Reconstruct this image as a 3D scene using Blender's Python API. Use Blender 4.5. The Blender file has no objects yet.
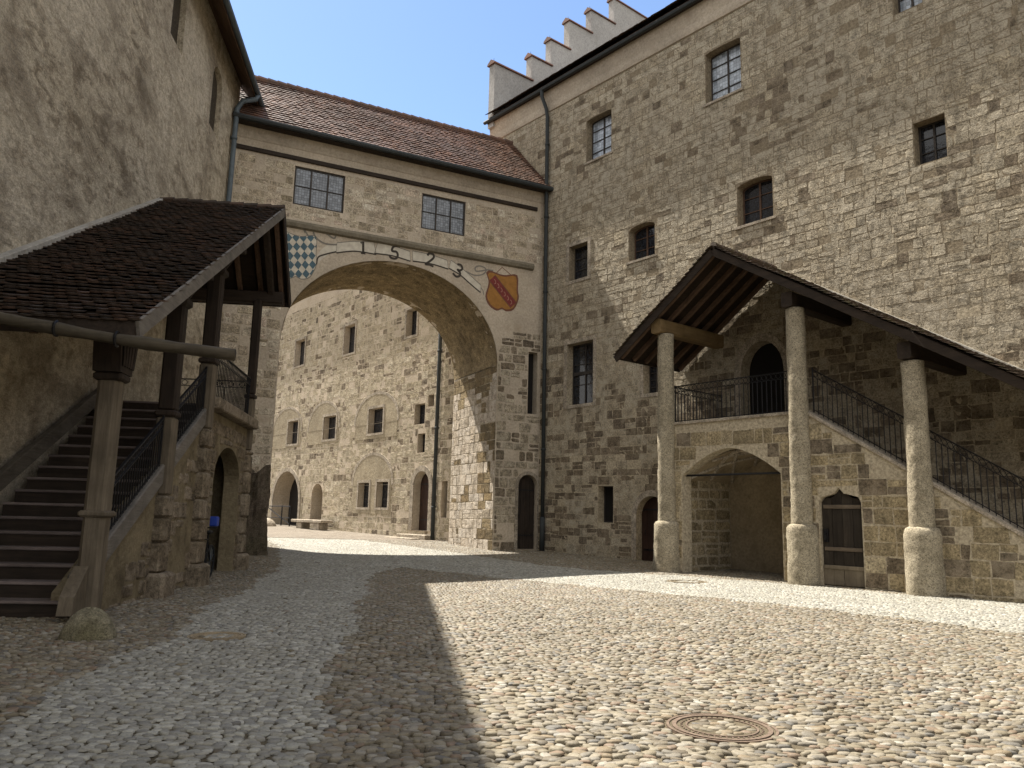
import bpy, math, random
import numpy as np
from mathutils import Vector, noise as mnoise
from mathutils.geometry import tessellate_polygon
random.seed(7)
RNG = np.random.default_rng(11)
S = bpy.context.scene
COL = S.collection
PI = math.pi
rad = math.radians

# ------------------------------------------------------------------ frames
class Frame:
    """local x runs along a wall, y out of it into the courtyard, z up"""
    def __init__(s, ox, oy, heading):
        a = rad(heading)
        s.o = (ox, oy); s.X = (math.sin(a), math.cos(a)); s.Y = (-s.X[1], s.X[0]); s.rot = math.atan2(s.X[1], s.X[0])
    def w(s, x, y, z=0):
        return (s.o[0] + s.X[0]*x + s.Y[0]*y, s.o[1] + s.X[1]*x + s.Y[1]*y, z)
RF = Frame(10.22, 23.86, -39.5)            # long right-hand wall
LF = Frame(-9.56, 17.83, 173.1)            # left-hand wall
_b = RF.w(14.1, 0)
BF = Frame(_b[0], _b[1], 243.5)            # bridge across the far end
WF = Frame(0, 0, 90)                       # world axes

def gz(x, y):
    r = 0.023*3*np.log1p(np.exp((np.minimum(y, 75)-25)/3))
    d = -0.20*np.exp(-((x+2.4)**2/(2*3.4**2) + (y-21.5)**2/(2*4.2**2)))
    return r + d

# ------------------------------------------------------------------ node helper
class NT:
    def __init__(s, name):
        s.m = bpy.data.materials.new(name); s.m.use_nodes = True
        s.t = s.m.node_tree; s.t.nodes.clear()
        s.out = s.t.nodes.new('ShaderNodeOutputMaterial')
        s.b = s.n('BsdfPrincipled'); s.t.links.new(s.b.outputs[0], s.out.inputs[0])
    def n(s, ty, props=None, **kw):
        nd = s.t.nodes.new('ShaderNode'+ty)
        for k, v in (props or {}).items(): setattr(nd, k, v)
        for k, v in kw.items(): s.set(nd, k, v)
        return nd
    def set(s, nd, k, v):
        i = nd.inputs[int(k[1:])] if k[0] == 'i' and k[1:].isdigit() else nd.inputs[k.replace('_', ' ')]
        if hasattr(v, 'is_output'): s.t.links.new(v, i)
        elif isinstance(v, (tuple, list)) and len(v) == 3 and i.type == 'RGBA': i.default_value = (*v, 1)
        else: i.default_value = v
    def coord(s, which='Object'): return s.n('TexCoord').outputs[which]
    def noise(s, vec, scale, detail=4, rough=.55, dist=0):
        return s.n('TexNoise', Vector=vec, Scale=scale, Detail=detail, Roughness=rough, Distortion=dist).outputs[0]
    def ramp(s, fac, stops, interp='LINEAR'):
        nd = s.n('ValToRGB', Fac=fac); e = nd.color_ramp.elements; nd.color_ramp.interpolation = interp
        while len(e) < len(stops): e.new(.5)
        for el, (p, c) in zip(e, stops):
            el.position = p
            c = (c, c, c) if not isinstance(c, (tuple, list)) else c
            el.color = (*c, 1)
        return nd.outputs[0]
    def mix(s, fac, a, b, blend='MIX'):
        nd = s.n('Mix', {'data_type': 'RGBA', 'blend_type': blend})
        s.set(nd, 'i0', fac); s.set(nd, 'i6', a); s.set(nd, 'i7', b)
        return nd.outputs[2]
    def math(s, op, a, b=0.0, clamp=False):
        nd = s.n('Math', {'operation': op, 'use_clamp': clamp}); s.set(nd, 'i0', a); s.set(nd, 'i1', b)
        return nd.outputs[0]
    def scalev(s, vec, sc, rot=(0, 0, 0)):
        return s.n('Mapping', Vector=vec, Scale=sc, Rotation=rot).outputs[0]
    def island(s): return s.n('NewGeometry').outputs['Random Per Island']
    def bump(s, h, strength, dist, normal=None):
        nd = s.n('Bump', Height=h, Strength=strength, Distance=dist)
        if normal is not None: s.set(nd, 'Normal', normal)
        return nd.outputs[0]
    def fin(s, col, rough=.9, normal=None, spec=.2, metal=0.0):
        s.set(s.b, 'Base_Color', col); s.set(s.b, 'Roughness', rough); s.set(s.b, 'Specular_IOR_Level', spec)
        s.set(s.b, 'Metallic', metal)
        if normal is not None: s.set(s.b, 'Normal', normal)
        return s.m

def m_stone(name, tones, patch, bump=1.0, smear=None, scale=1.0, pit=.5):
    t = NT(name); c = t.coord(); r = t.island()
    big = t.noise(c, .55*scale, 5, .6); mid = t.noise(c, 3.2*scale, 6, .62); fine = t.noise(c, 17*scale, 8, .68)
    grain = t.noise(c, 60*scale, 6, .75)
    base = t.ramp(r, [(i/(len(tones)-1), q) for i, q in enumerate(tones)])
    base = t.mix(t.ramp(big, [(.42, 0.0), (.66, .75)]), base, patch)
    base = t.mix(.75, base, t.ramp(mid, [(.30, .22), (.5, .5), (.70, .76)]), 'OVERLAY')
    base = t.mix(.8, base, t.ramp(fine, [(.32, .12), (.5, .5), (.70, .86)]), 'OVERLAY')
    vor = t.n('TexVoronoi', Vector=t.n('VectorMath', {'operation': 'ADD'}, i0=c, i1=t.n('TexNoise', Vector=c, Scale=6.0).outputs[1]).outputs[0], Scale=9*scale).outputs[0]
    pits = t.ramp(t.math('ADD', vor, t.math('MULTIPLY', fine, .6)), [(.36, 1.0), (.54, 0.0)])
    base = t.mix(t.math('MULTIPLY', pits, pit), base, (.10, .083, .06))
    stk = t.noise(t.scalev(c, (1.6, 1.6, .13)), 1.0, 6, .65)
    base = t.mix(t.ramp(stk, [(.52, 0.0), (.70, .5)]), base, tuple(.55*q for q in patch))
    if smear:
        sm = t.ramp(t.math('ADD', t.math('MULTIPLY', mid, .7), t.math('MULTIPLY', big, .5)), [(.60, 0.0), (.72, .85)])
        base = t.mix(sm, base, smear)
    base = t.mix(.6, base, t.ramp(grain, [(.34, .2), (.5, .5), (.66, .8)]), 'OVERLAY')
    h = t.math('ADD', t.math('MULTIPLY', mid, .5), t.math('ADD', t.math('MULTIPLY', fine, .9), t.math('MULTIPLY', grain, .30)))
    h = t.math('SUBTRACT', h, t.math('MULTIPLY', pits, .35))
    return t.fin(base, .95, t.bump(h, .62*bump, .05), .12)

def m_plaster(name, light, dark, bump=1.0, amount=(.50, .66), stain=(.16, .13, .09), stretch=(1, 1, 1)):
    t = NT(name); c = t.scalev(t.coord(), stretch)
    big = t.noise(c, .35, 6, .65); mid = t.noise(c, 1.3, 10, .72, .15); fine = t.noise(c, 11, 8, .7); grain = t.noise(c, 60, 4, .7)
    base = t.mix(t.ramp(big, [(.35, 0.0), (.7, 1.0)]), light, tuple(.66*q for q in light))
    base = t.mix(t.ramp(mid, [(amount[0], 0.0), (amount[1], .85)]), base, dark)
    st = t.ramp(t.math('ADD', t.math('MULTIPLY', mid, .5), t.math('MULTIPLY', fine, .5)), [(.54, 0.0), (.63, .8)])
    base = t.mix(st, base, stain)
    base = t.mix(.55, base, t.ramp(fine, [(.3, .25), (.5, .5), (.72, .8)]), 'OVERLAY')
    h = t.math('ADD', t.math('MULTIPLY', mid, 1.0), t.math('ADD', t.math('MULTIPLY', fine, .55), t.math('MULTIPLY', grain, .12)))
    return t.fin(base, .95, t.bump(h, .8*bump, .06), .1)

def m_wood(name, a, b, axis=2, rough=.75, bump=.6):
    t = NT(name); sc = [14, 14, 14]; sc[axis] = 1.1
    c = t.scalev(t.coord(), tuple(sc)); r = t.island()
    g = t.noise(c, 1.0, 6, .65, .8); w = t.noise(t.coord(), 2.3, 4, .6)
    base = t.ramp(g, [(.28, a), (.72, b)])
    base = t.mix(t.ramp(w, [(.4, 0.0), (.75, .6)]), base, tuple(.55*q for q in a))
    base = t.mix(.5, base, t.ramp(r, [(0, .32), (1, .68)]), 'OVERLAY')
    return t.fin(base, rough, t.bump(g, bump, .012), .2)

def m_tile(name, tones, dark, rough=.7, moss=None):
    t = NT(name); c = t.coord(); r = t.island()
    n = t.noise(c, .9, 5, .6); f = t.noise(c, 22, 5, .7)
    base = t.ramp(r, [(i/(len(tones)-1), q) for i, q in enumerate(tones)])
    base = t.mix(t.ramp(n, [(.42, 0.0), (.68, .8)]), base, dark)
    if moss: base = t.mix(t.ramp(t.noise(c, 3.5, 6, .7), [(.52, 0.0), (.62, .9)]), base, moss)
    base = t.mix(.6, base, t.ramp(f, [(.3, .25), (.7, .75)]), 'OVERLAY')
    return t.fin(base, rough, t.bump(f, .5, .01), .35)

def m_flat(name, col, rough=.6, metal=0.0, spec=.3, var=.3, sc=9, bump=.2):
    t = NT(name); f = t.noise(t.coord(), sc, 6, .65)
    base = t.mix(var, col, t.ramp(f, [(.3, .2), (.7, .8)]), 'OVERLAY')
    return t.fin(base, rough, t.bump(f, bump, .01), spec, metal)

def m_leaded(name, col, dark, sc, rough=.12):
    t = NT(name); c = t.coord()
    v = t.n('TexVoronoi', {'feature': 'DISTANCE_TO_EDGE'}, Vector=c, Scale=sc, Randomness=.25).outputs[0]
    q = t.n('SeparateColor', Color=t.n('TexVoronoi', Vector=c, Scale=sc, Randomness=.25).outputs[1]).outputs[0]
    base = t.mix(.35, col, q, 'OVERLAY'); base = t.mix(t.ramp(v, [(.03, 1.0), (.07, 0.0)]), base, dark)
    return t.fin(base, rough, t.bump(t.noise(c, 9, 2), .15, .01), .5)

MAT = {}
MAT['stoneR'] = m_stone('ashlar tuff', [(.42, .365, .275), (.385, .33, .245), (.44, .39, .30), (.345, .295, .215), (.41, .36, .275), (.32, .27, .195), (.425, .365, .265)], (.30, .26, .195), 1.8, (.43, .385, .305), 1.0, .85)
t = NT('lime mortar'); c = t.coord(); z = t.n('SeparateXYZ', Vector=c).outputs[2]
mid = t.noise(c, 1.3, 8, .7); fine = t.noise(c, 12, 8, .72)
low = t.ramp(t.math('ADD', t.math('MULTIPLY', z, .05), t.math('MULTIPLY', mid, .6)), [(.62, 0.0), (.78, 1.0)])
base = t.mix(low, (.40, .345, .255), (.225, .185, .13))
base = t.mix(.8, base, t.ramp(fine, [(.32, .15), (.5, .5), (.7, .85)]), 'OVERLAY')
MAT['mortarR'] = t.fin(base, .95, t.bump(fine, .8, .04), .1)
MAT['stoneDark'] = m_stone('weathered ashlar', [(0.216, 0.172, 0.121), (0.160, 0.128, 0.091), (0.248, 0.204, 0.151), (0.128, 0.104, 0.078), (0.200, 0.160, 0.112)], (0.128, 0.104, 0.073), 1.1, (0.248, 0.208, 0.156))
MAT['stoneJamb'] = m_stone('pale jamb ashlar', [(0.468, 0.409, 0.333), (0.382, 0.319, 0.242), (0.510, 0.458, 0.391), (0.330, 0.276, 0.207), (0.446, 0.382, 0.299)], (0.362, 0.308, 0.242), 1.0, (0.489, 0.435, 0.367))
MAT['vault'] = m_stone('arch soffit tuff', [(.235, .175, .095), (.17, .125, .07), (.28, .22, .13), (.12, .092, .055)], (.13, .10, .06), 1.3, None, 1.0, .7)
MAT['plasterB'] = m_plaster('bridge plaster', (0.513, 0.440, 0.347), (0.393, 0.327, 0.242), .55, (.52, .72), (0.297, 0.244, 0.183))
t = NT('old rough render'); c = t.coord(); cs = t.scalev(c, (.55, 1, 1.0), (0, .35, 0)); c = t.scalev(c, (.6, 1, 1))
big = t.noise(cs, .30, 8, .65, .3); mid = t.noise(cs, 2.4, 12, .74, .3); lump = t.noise(cs, .75, 12, .72, .5); fine = t.noise(c, 7.5, 10, .74); grain = t.noise(c, 34, 6, .72)
area = t.ramp(big, [(.38, .25), (.60, 1.0)])
base = t.mix(t.ramp(big, [(.36, 0.0), (.66, 1.0)]), (.52, .46, .36), (.41, .355, .265))
base = t.mix(t.math('MULTIPLY', t.ramp(mid, [(.50, 0.0), (.57, .85)]), area), base, (.21, .17, .12))
base = t.mix(t.math('MULTIPLY', t.ramp(t.math('ADD', t.math('MULTIPLY', lump, .7), t.math('MULTIPLY', fine, .3)), [(.515, 0.0), (.56, .65), (.62, .95)]), area), base, (.115, .09, .063))
stk = t.noise(t.scalev(c, (1.2, 1, .10)), 1.0, 6, .65); base = t.mix(t.ramp(stk, [(.50, 0.0), (.72, .6)]), base, (.20, .165, .12))
base = t.mix(.7, base, t.ramp(fine, [(.34, .2), (.5, .5), (.66, .82)]), 'OVERLAY')
base = t.mix(.5, base, t.ramp(grain, [(.34, .2), (.5, .5), (.66, .82)]), 'OVERLAY')
h = t.math('ADD', t.math('MULTIPLY', lump, 1.6), t.math('ADD', t.math('MULTIPLY', mid, 1.0), t.math('ADD', t.math('MULTIPLY', fine, .5), t.math('MULTIPLY', grain, .15))))
MAT['plasterL'] = t.fin(base, .95, t.bump(h, .8, .09), .1)
MAT['plasterRec'] = m_plaster('recess plaster', (0.348, 0.285, 0.193), (0.212, 0.166, 0.110), .7)
MAT['plasterW'] = m_plaster('gable plaster', (.40, .395, .385), (.33, .325, .315), .3, (.55, .8), (.25, .235, .21))
MAT['cornice'] = m_plaster('cornice plaster', (0.447, 0.386, 0.307), (0.346, 0.294, 0.231), .4, (.52, .75), (0.255, 0.203, 0.154))
t = NT('conglomerate stone'); c = t.coord()
n1 = t.noise(c, 2.2, 6, .65); n2 = t.noise(c, 13, 8, .72); v = t.n('TexVoronoi', Vector=c, Scale=24.0); n3 = t.noise(c, 45, 6, .75)
base = t.mix(t.ramp(n1, [(.38, 0.0), (.66, 1.0)]), (.34, .30, .225), (.23, .20, .145))
base = t.mix(t.ramp(t.math('ADD', v.outputs[0], t.math('MULTIPLY', n2, .5)), [(.42, .9), (.60, 0.0)]), base, (.12, .10, .068))
base = t.mix(.22, base, t.n('SeparateColor', Color=v.outputs[1]).outputs[0], 'OVERLAY')
base = t.mix(.7, base, t.ramp(n3, [(.34, .2), (.5, .5), (.66, .82)]), 'OVERLAY')
MAT['column'] = t.fin(base, .95, t.bump(t.math('ADD', n2, t.math('MULTIPLY', n3, .3)), .45, .04), .12)
MAT['stonePale'] = m_stone('dressed stone', [(0.357, 0.315, 0.257), (0.306, 0.264, 0.211)], (0.264, 0.225, 0.174), .5, None, 1.2, .25)
MAT['tileB'] = m_tile('bridge roof tile', [(0.153, 0.080, 0.053), (0.120, 0.069, 0.053), (0.198, 0.104, 0.066), (0.102, 0.062, 0.047), (0.172, 0.097, 0.068)], (0.095, 0.067, 0.053), .5)
MAT['tileL'] = m_tile('dark roof tile', [(0.054, 0.031, 0.021), (0.037, 0.024, 0.016), (0.077, 0.044, 0.029), (0.030, 0.022, 0.016), (0.049, 0.034, 0.026)], (0.026, 0.020, 0.015), .62)
MAT['tileR'] = m_tile('mossy roof tile', [(0.079, 0.053, 0.034), (0.053, 0.036, 0.026), (0.100, 0.062, 0.043), (0.062, 0.050, 0.031)], (0.043, 0.034, 0.024), .75, (0.074, 0.065, 0.026))
MAT['flash'] = m_plaster('mortar fillet', (0.390, 0.367, 0.323), (0.285, 0.255, 0.210), .6)
MAT['woodDark'] = m_wood('old dark timber', (0.019, 0.014, 0.011), (0.047, 0.034, 0.025), 2)
MAT['woodDarkX'] = m_wood('old dark timber lengthwise', (0.019, 0.014, 0.011), (0.047, 0.034, 0.025), 0)
MAT['woodDarkY'] = m_wood('old dark timber crosswise', (0.019, 0.014, 0.011), (0.050, 0.036, 0.026), 1)
MAT['woodGrey'] = m_wood('weathered oak', (0.082, 0.066, 0.046), (0.162, 0.134, 0.099), 2)
MAT['woodGreyX'] = m_wood('weathered oak lengthwise', (0.102, 0.092, 0.079), (0.197, 0.178, 0.156), 0)
MAT['woodRaft'] = m_wood('brown rafters', (0.070, 0.044, 0.030), (0.140, 0.088, 0.058), 0)
MAT['woodDeck'] = m_wood('roof boards', (0.013, 0.009, 0.006), (0.030, 0.020, 0.013), 1)
MAT['woodBeam'] = m_wood('yellow brown beam', (0.128, 0.086, 0.039), (0.225, 0.158, 0.079), 1)
MAT['woodStep'] = m_wood('worn stair treads', (0.101, 0.082, 0.076), (0.218, 0.178, 0.164), 1)
MAT['woodRed'] = m_wood('red brown door', (0.030, 0.017, 0.013), (0.060, 0.033, 0.024), 2)
MAT['woodDoor'] = m_wood('grey brown door', (0.018, 0.014, 0.011), (0.042, 0.034, 0.026), 2)
MAT['woodDoorLo'] = m_wood('bleached door foot', (0.128, 0.105, 0.075), (0.217, 0.180, 0.131), 2)
MAT['iron'] = m_flat('wrought iron', (.014, .014, .016), .5, .4)
MAT['zinc'] = m_flat('dark zinc', (.030, .035, .037), .7, .0, .3, .3, 5)
MAT['zincL'] = m_flat('grey zinc', (.10, .125, .145), .6, .1, .3, .3, 5)
MAT['frame'] = m_wood('dark window frame', (.03, .026, .024), (.07, .062, .056), 2)
MAT['frameBrown'] = m_wood('brown window frame', (.075, .045, .032), (.13, .08, .055), 2)
MAT['glassDark'] = m_leaded('dark leaded glass', (.018, .021, .028), (.006, .006, .007), 11, .08)
MAT['glassPale'] = m_leaded('pale leaded glass', (.34, .39, .46), (.16, .18, .2), 8, .1)
MAT['glassHex'] = m_leaded('honeycomb leaded glass', (.17, .19, .22), (.035, .036, .04), 9, .2)
MAT['dark'] = m_flat('unlit interior', (.012, .010, .009), .9)
MAT['white'] = m_flat('painted white', (.53, .49, .41), .85, 0, .1, .35, 4)
MAT['blueP'] = m_flat('painted blue grey', (.085, .135, .165), .85, 0, .1, .35, 4)
MAT['ink'] = m_flat('painted dark line', (.06, .052, .045), .85, 0, .1, .3, 4)
MAT['grey'] = m_flat('painted grey line', (.20, .185, .16), .85, 0, .1, .3, 4)
MAT['orange'] = m_flat('painted ochre', (0.310, 0.155, 0.047), .85, 0, .1, .35, 5)
MAT['redP'] = m_flat('painted dark red', (0.180, 0.045, 0.040), .85, 0, .1, .35, 5)
MAT['rim'] = m_flat('painted brown border', (.16, .075, .05), .85, 0, .1, .3, 5)
MAT['pinkP'] = m_flat('painted pale scrollwork', (.36, .19, .15), .85, 0, .1, .3, 5)
MAT['rust'] = m_flat('rusty cast iron', (.135, .10, .075), .85, 0, .2, .6, 30, .6)
MAT['blueBag'] = m_flat('blue nylon', (.02, .05, .30), .6)
MAT['rubber'] = m_flat('black rubber', (.012, .012, .012), .8)
MAT['boulder'] = m_stone('mossy boulder', [(0.200, 0.180, 0.128), (0.200, 0.180, 0.128)], (0.120, 0.108, 0.060), .9, None, 2.5, .3)
MAT['brickred'] = m_flat('stained brick', (.29, .205, .14), .95, 0, .1, .6, 9)

MAT['rustDull'] = m_flat('dusty cast iron', (.20, .165, .115), .9, 0, .2, .5, 30, .5)
MAT['stoneF'] = m_stone('smeared rubble', [(0.384, 0.336, 0.250), (0.317, 0.269, 0.187), (0.422, 0.374, 0.288), (0.278, 0.235, 0.163)], (0.298, 0.254, 0.182), 1.0, (0.394, 0.346, 0.259), 1.0, .6)
MAT['woodStringer'] = m_wood('grey wall stringer', (.075, .065, .052), (.16, .14, .115), 0)
MAT['nicheDark'] = m_plaster('dark niche back', (.07, .058, .042), (.035, .03, .024), .6)  # niche backs coloured much darker than the wall plaster
MAT['stoneS'] = m_stone('stair ashlar', [(.36, .295, .185), (.29, .235, .145), (.40, .34, .235), (.23, .185, .115), (.34, .28, .18), (.19, .155, .10)], (.25, .205, .13), 1.1, None, 1.0, .6)
MAT['woodBatten'] = m_wood('worn batten', (.08, .062, .046), (.17, .135, .10), 0)
MAT['tileC'] = m_tile('red brown coping tile', [(.17, .075, .045), (.14, .065, .045), (.20, .09, .055)], (.09, .055, .04), .7)
MAT['plasterN'] = m_plaster('niche plaster', (.36, .31, .225), (.25, .21, .15), 1.0, (.46, .6), (.17, .14, .095))
MAT['woodLog'] = m_wood('mossy log', (0.038, 0.032, 0.022), (0.090, 0.075, 0.053), 1)
MAT['stoneMoss'] = m_stone('mossy rubble', [(0.138, 0.109, 0.082), (0.103, 0.082, 0.063)], (0.081, 0.071, 0.044), 1.6, None, 1.6, .8)
MAT['stoneB'] = m_stone('bridge ashlar', [(0.530, 0.471, 0.377), (0.412, 0.353, 0.259), (0.577, 0.518, 0.424), (0.330, 0.277, 0.200), (0.494, 0.424, 0.336), (0.259, 0.218, 0.153), (0.518, 0.424, 0.341)], (0.388, 0.330, 0.242), 1.1, None, 1.0, .6)
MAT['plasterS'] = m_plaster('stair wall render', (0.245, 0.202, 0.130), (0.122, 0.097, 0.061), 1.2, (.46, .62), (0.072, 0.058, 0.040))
MAT['string'] = m_plaster('string course stone', (.21, .185, .14), (.13, .115, .085), .5, (.5, .7), (.09, .08, .06))

def m_ground(name, light, dark, sc, grout):
    t = NT(name); c = t.scalev(t.coord(), (1, 1.25, 1))
    v = t.n('TexVoronoi', Vector=c, Scale=sc); e = t.n('TexVoronoi', {'feature': 'DISTANCE_TO_EDGE'}, Vector=c, Scale=sc).outputs[0]
    r = t.n('SeparateColor', Color=v.outputs[1]).outputs[0]
    n = t.noise(t.coord(), .8, 5, .6)
    base = t.ramp(r, [(0, dark), (.5, tuple((a+b)/2 for a, b in zip(light, dark))), (1, light)])
    base = t.mix(t.ramp(n, [(.35, 0.0), (.7, .5)]), base, tuple(.6*q for q in dark))
    base = t.mix(t.ramp(e, [(.02, .8), (.10, 0.0)]), base, grout)
    h = t.ramp(e, [(0, 0.0), (.25, .8), (.5, 1.0)])
    return t.fin(base, .8, t.bump(h, .8, .03), .25)
MAT['groundFar'] = m_ground('far cobbles', (0.273, 0.241, 0.196), (0.162, 0.131, 0.099), 7.5, (0.091, 0.075, 0.056))
MAT['pathFar'] = m_ground('far path stones', (.50, .48, .44), (.36, .34, .31), 6.5, (.2, .185, .16))

def m_bed(name, col):
    t = NT(name); c = t.coord(); f = t.noise(c, 40, 6, .7); g = t.noise(c, 1.2, 4, .6)
    base = t.mix(t.ramp(g, [(.35, 0.0), (.7, .6)]), col, tuple(.55*q for q in col))
    base = t.mix(.6, base, t.ramp(f, [(.3, .2), (.7, .8)]), 'OVERLAY')
    return t.fin(base, .95, t.bump(f, .6, .02), .1)
MAT['bed'] = m_bed('sandy joints', (.12, .10, .068))

def m_pebble(name, tones, wet):
    t = NT(name); c = t.coord(); r = t.island()
    f = t.noise(c, 45, 6, .7); g = t.noise(c, .7, 5, .6)
    base = t.ramp(r, [(i/len(tones), q) for i, q in enumerate(tones)], 'CONSTANT')
    base = t.mix(t.ramp(g, [(.40, 0.0), (.72, .55)]), base, wet)
    base = t.mix(.45, base, t.ramp(f, [(.3, .25), (.7, .75)]), 'OVERLAY')
    return t.fin(base, .62, t.bump(f, .45, .012), .3)
MAT['cobble'] = m_pebble('river cobbles', [(0.191, 0.164, 0.114), (0.144, 0.123, 0.085), (0.166, 0.151, 0.123), (0.236, 0.208, 0.157), (0.105, 0.088, 0.063), (0.198, 0.173, 0.123), (0.121, 0.115, 0.103), (0.183, 0.144, 0.093), (0.274, 0.254, 0.212), (0.154, 0.132, 0.096), (0.176, 0.128, 0.089), (0.211, 0.186, 0.137), (0.127, 0.106, 0.075), (0.224, 0.203, 0.164)], (0.098, 0.083, 0.057))
MAT['pathstone'] = m_pebble('pale path stones', [(0.277, 0.265, 0.225), (0.219, 0.209, 0.179), (0.320, 0.311, 0.267), (0.175, 0.168, 0.147), (0.263, 0.256, 0.219), (0.356, 0.345, 0.301), (0.240, 0.226, 0.185), (0.196, 0.191, 0.171)], (0.196, 0.186, 0.151))

# ------------------------------------------------------------------ mesh builder
ORG = {}
class MB:
    def __init__(s): s.v = []; s.f = []; s.mi = []; s.cuts = []
    def add(s, vs, fs, mi=0):
        o = len(s.v); s.v.extend([tuple(map(float, q)) for q in vs])
        for k, f in enumerate(fs): s.f.append(tuple(o+i for i in f)); s.mi.append(mi[k] if isinstance(mi, list) else mi)
        s.cuts.append((o, len(s.v), len(s.f)-len(fs), len(s.f)))
    def box(s, x0, x1, y0, y1, z0, z1, mi=0):
        s.add([(x, y, z) for z in (z0, z1) for y in (y0, y1) for x in (x0, x1)],
              [(0, 2, 3, 1), (4, 5, 7, 6), (0, 1, 5, 4), (2, 6, 7, 3), (0, 4, 6, 2), (1, 3, 7, 5)], mi)
    def bevbox(s, x0, x1, y0, y1, z0, z1, b=.01, mi=0):
        vs = []
        for z, d in ((z0, b), (z0+b, 0), (z1-b, 0), (z1, b)):
            xa, xb, ya, yb = x0+d, x1-d, y0+d, y1-d
            vs += [(xa+b, ya, z), (xb-b, ya, z), (xb, ya+b, z), (xb, yb-b, z), (xb-b, yb, z), (xa+b, yb, z), (xa, yb-b, z), (xa, ya+b, z)]
        fs = [tuple(range(7, -1, -1)), tuple(range(24, 32))]
        for k in range(3):
            for i in range(8): fs.append((k*8+i, k*8+(i+1) % 8, k*8+8+(i+1) % 8, k*8+8+i))
        s.add(vs, fs, mi)
    def beam(s, p0, p1, w, h, up=(0, 0, 1), mi=0, bev=.12):
        p0, p1, up = Vector(p0), Vector(p1), Vector(up); d = (p1-p0).normalized()
        a = d.cross(up).normalized(); c = a.cross(d).normalized(); k = bev*min(w, h)
        pr = [(-w/2+k, -h/2), (w/2-k, -h/2), (w/2, -h/2+k), (w/2, h/2-k), (w/2-k, h/2), (-w/2+k, h/2), (-w/2, h/2-k), (-w/2, -h/2+k)]
        vs = [p + a*q[0] + c*q[1] for p in (p0, p1) for q in pr]
        s.add(vs, [tuple(range(7, -1, -1)), tuple(range(8, 16))] + [(i, (i+1) % 8, 8+(i+1) % 8, 8+i) for i in range(8)], mi)
    def tube(s, pts, r, n=8, mi=0, cap=True):
        pts = [Vector(p) for p in pts]; rs = r if isinstance(r, (list, tuple)) else [r]*len(pts); vs = []; prev = None
        for i, p in enumerate(pts):
            d = (pts[min(i+1, len(pts)-1)] - pts[max(i-1, 0)]).normalized()
            if prev is None: a = d.cross(Vector((0, 0, 1)) if abs(d.z) < .9 else Vector((1, 0, 0))).normalized()
            else: a = (prev - d*prev.dot(d)).normalized()
            prev = a; b = d.cross(a)
            vs += [p + (a*math.cos(2*PI*k/n) + b*math.sin(2*PI*k/n))*rs[i] for k in range(n)]
        fs = [(i*n+k, i*n+(k+1) % n, (i+1)*n+(k+1) % n, (i+1)*n+k) for i in range(len(pts)-1) for k in range(n)]
        if cap: fs += [tuple(range(n-1, -1, -1)), tuple((len(pts)-1)*n+k for k in range(n))]
        s.add(vs, fs, mi)
    def lathe(s, cx, cy, prof, n=20, mi=0, wob=0.0, worn=0.0):
        vs = []
        if worn:
            pr = []
            for (r0, z0), (r1, z1) in zip(prof[:-1], prof[1:]):
                m = max(1, int(abs(z1-z0)/.07)); pr += [(r0+(r1-r0)*k/m, z0+(z1-z0)*k/m) for k in range(m)]
            prof = pr + [prof[-1]]
        for r, z in prof:
            for k in range(n):
                q = r*(1+wob*random.uniform(-1, 1)); a_ = 2*PI*k/n
                if worn: q += worn*(.022*mnoise.noise((math.cos(a_)*1.2+cx, math.sin(a_)*1.2, z*1.1)) + .016*mnoise.noise((math.cos(a_)*3.5, math.sin(a_)*3.5+cx, z*6)) + .010*mnoise.noise((math.cos(a_)*9, math.sin(a_)*9, z*17+cx)))
                vs.append((cx+q*math.cos(2*PI*k/n), cy+q*math.sin(2*PI*k/n), z))
        fs = [(i*n+k, i*n+(k+1) % n, (i+1)*n+(k+1) % n, (i+1)*n+k) for i in range(len(prof)-1) for k in range(n)]
        fs += [tuple(range(n-1, -1, -1)), tuple((len(prof)-1)*n+k for k in range(n))]
        s.add(vs, fs, mi)
    def prism(s, poly, y0, y1, mi=0, holes=(), side_mi=None):
        """poly in (x,z), extruded from y0 (front) to y1 (back)"""
        loops = [poly] + list(holes); flat = [p for l in loops for p in l]
        tris = tessellate_polygon([[Vector((p[0], p[1], 0)) for p in l] for l in loops]); n = len(flat)
        vs = [(p[0], y0, p[1]) for p in flat] + [(p[0], y1, p[1]) for p in flat]
        caps = [tuple(t) for t in tris] + [tuple(n+i for i in reversed(t)) for t in tris]
        fs = []; o = 0
        for l in loops:
            fs += [(o+i, o+(i+1) % len(l), n+o+(i+1) % len(l), n+o+i) for i in range(len(l))]; o += len(l)
        s.add(vs, caps+fs, [mi]*len(caps)+[mi if side_mi is None else side_mi]*len(fs))
    def each(s, name, mats, parent):
        """every piece a part of its own"""
        out = []
        for v0, v1, f0, f1 in s.cuts:
            m = MB(); m.add(s.v[v0:v1], [tuple(i-v0 for i in f) for f in s.f[f0:f1]], s.mi[f0:f1]); out.append(m.build(name, mats, parent))
        return out
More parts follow.
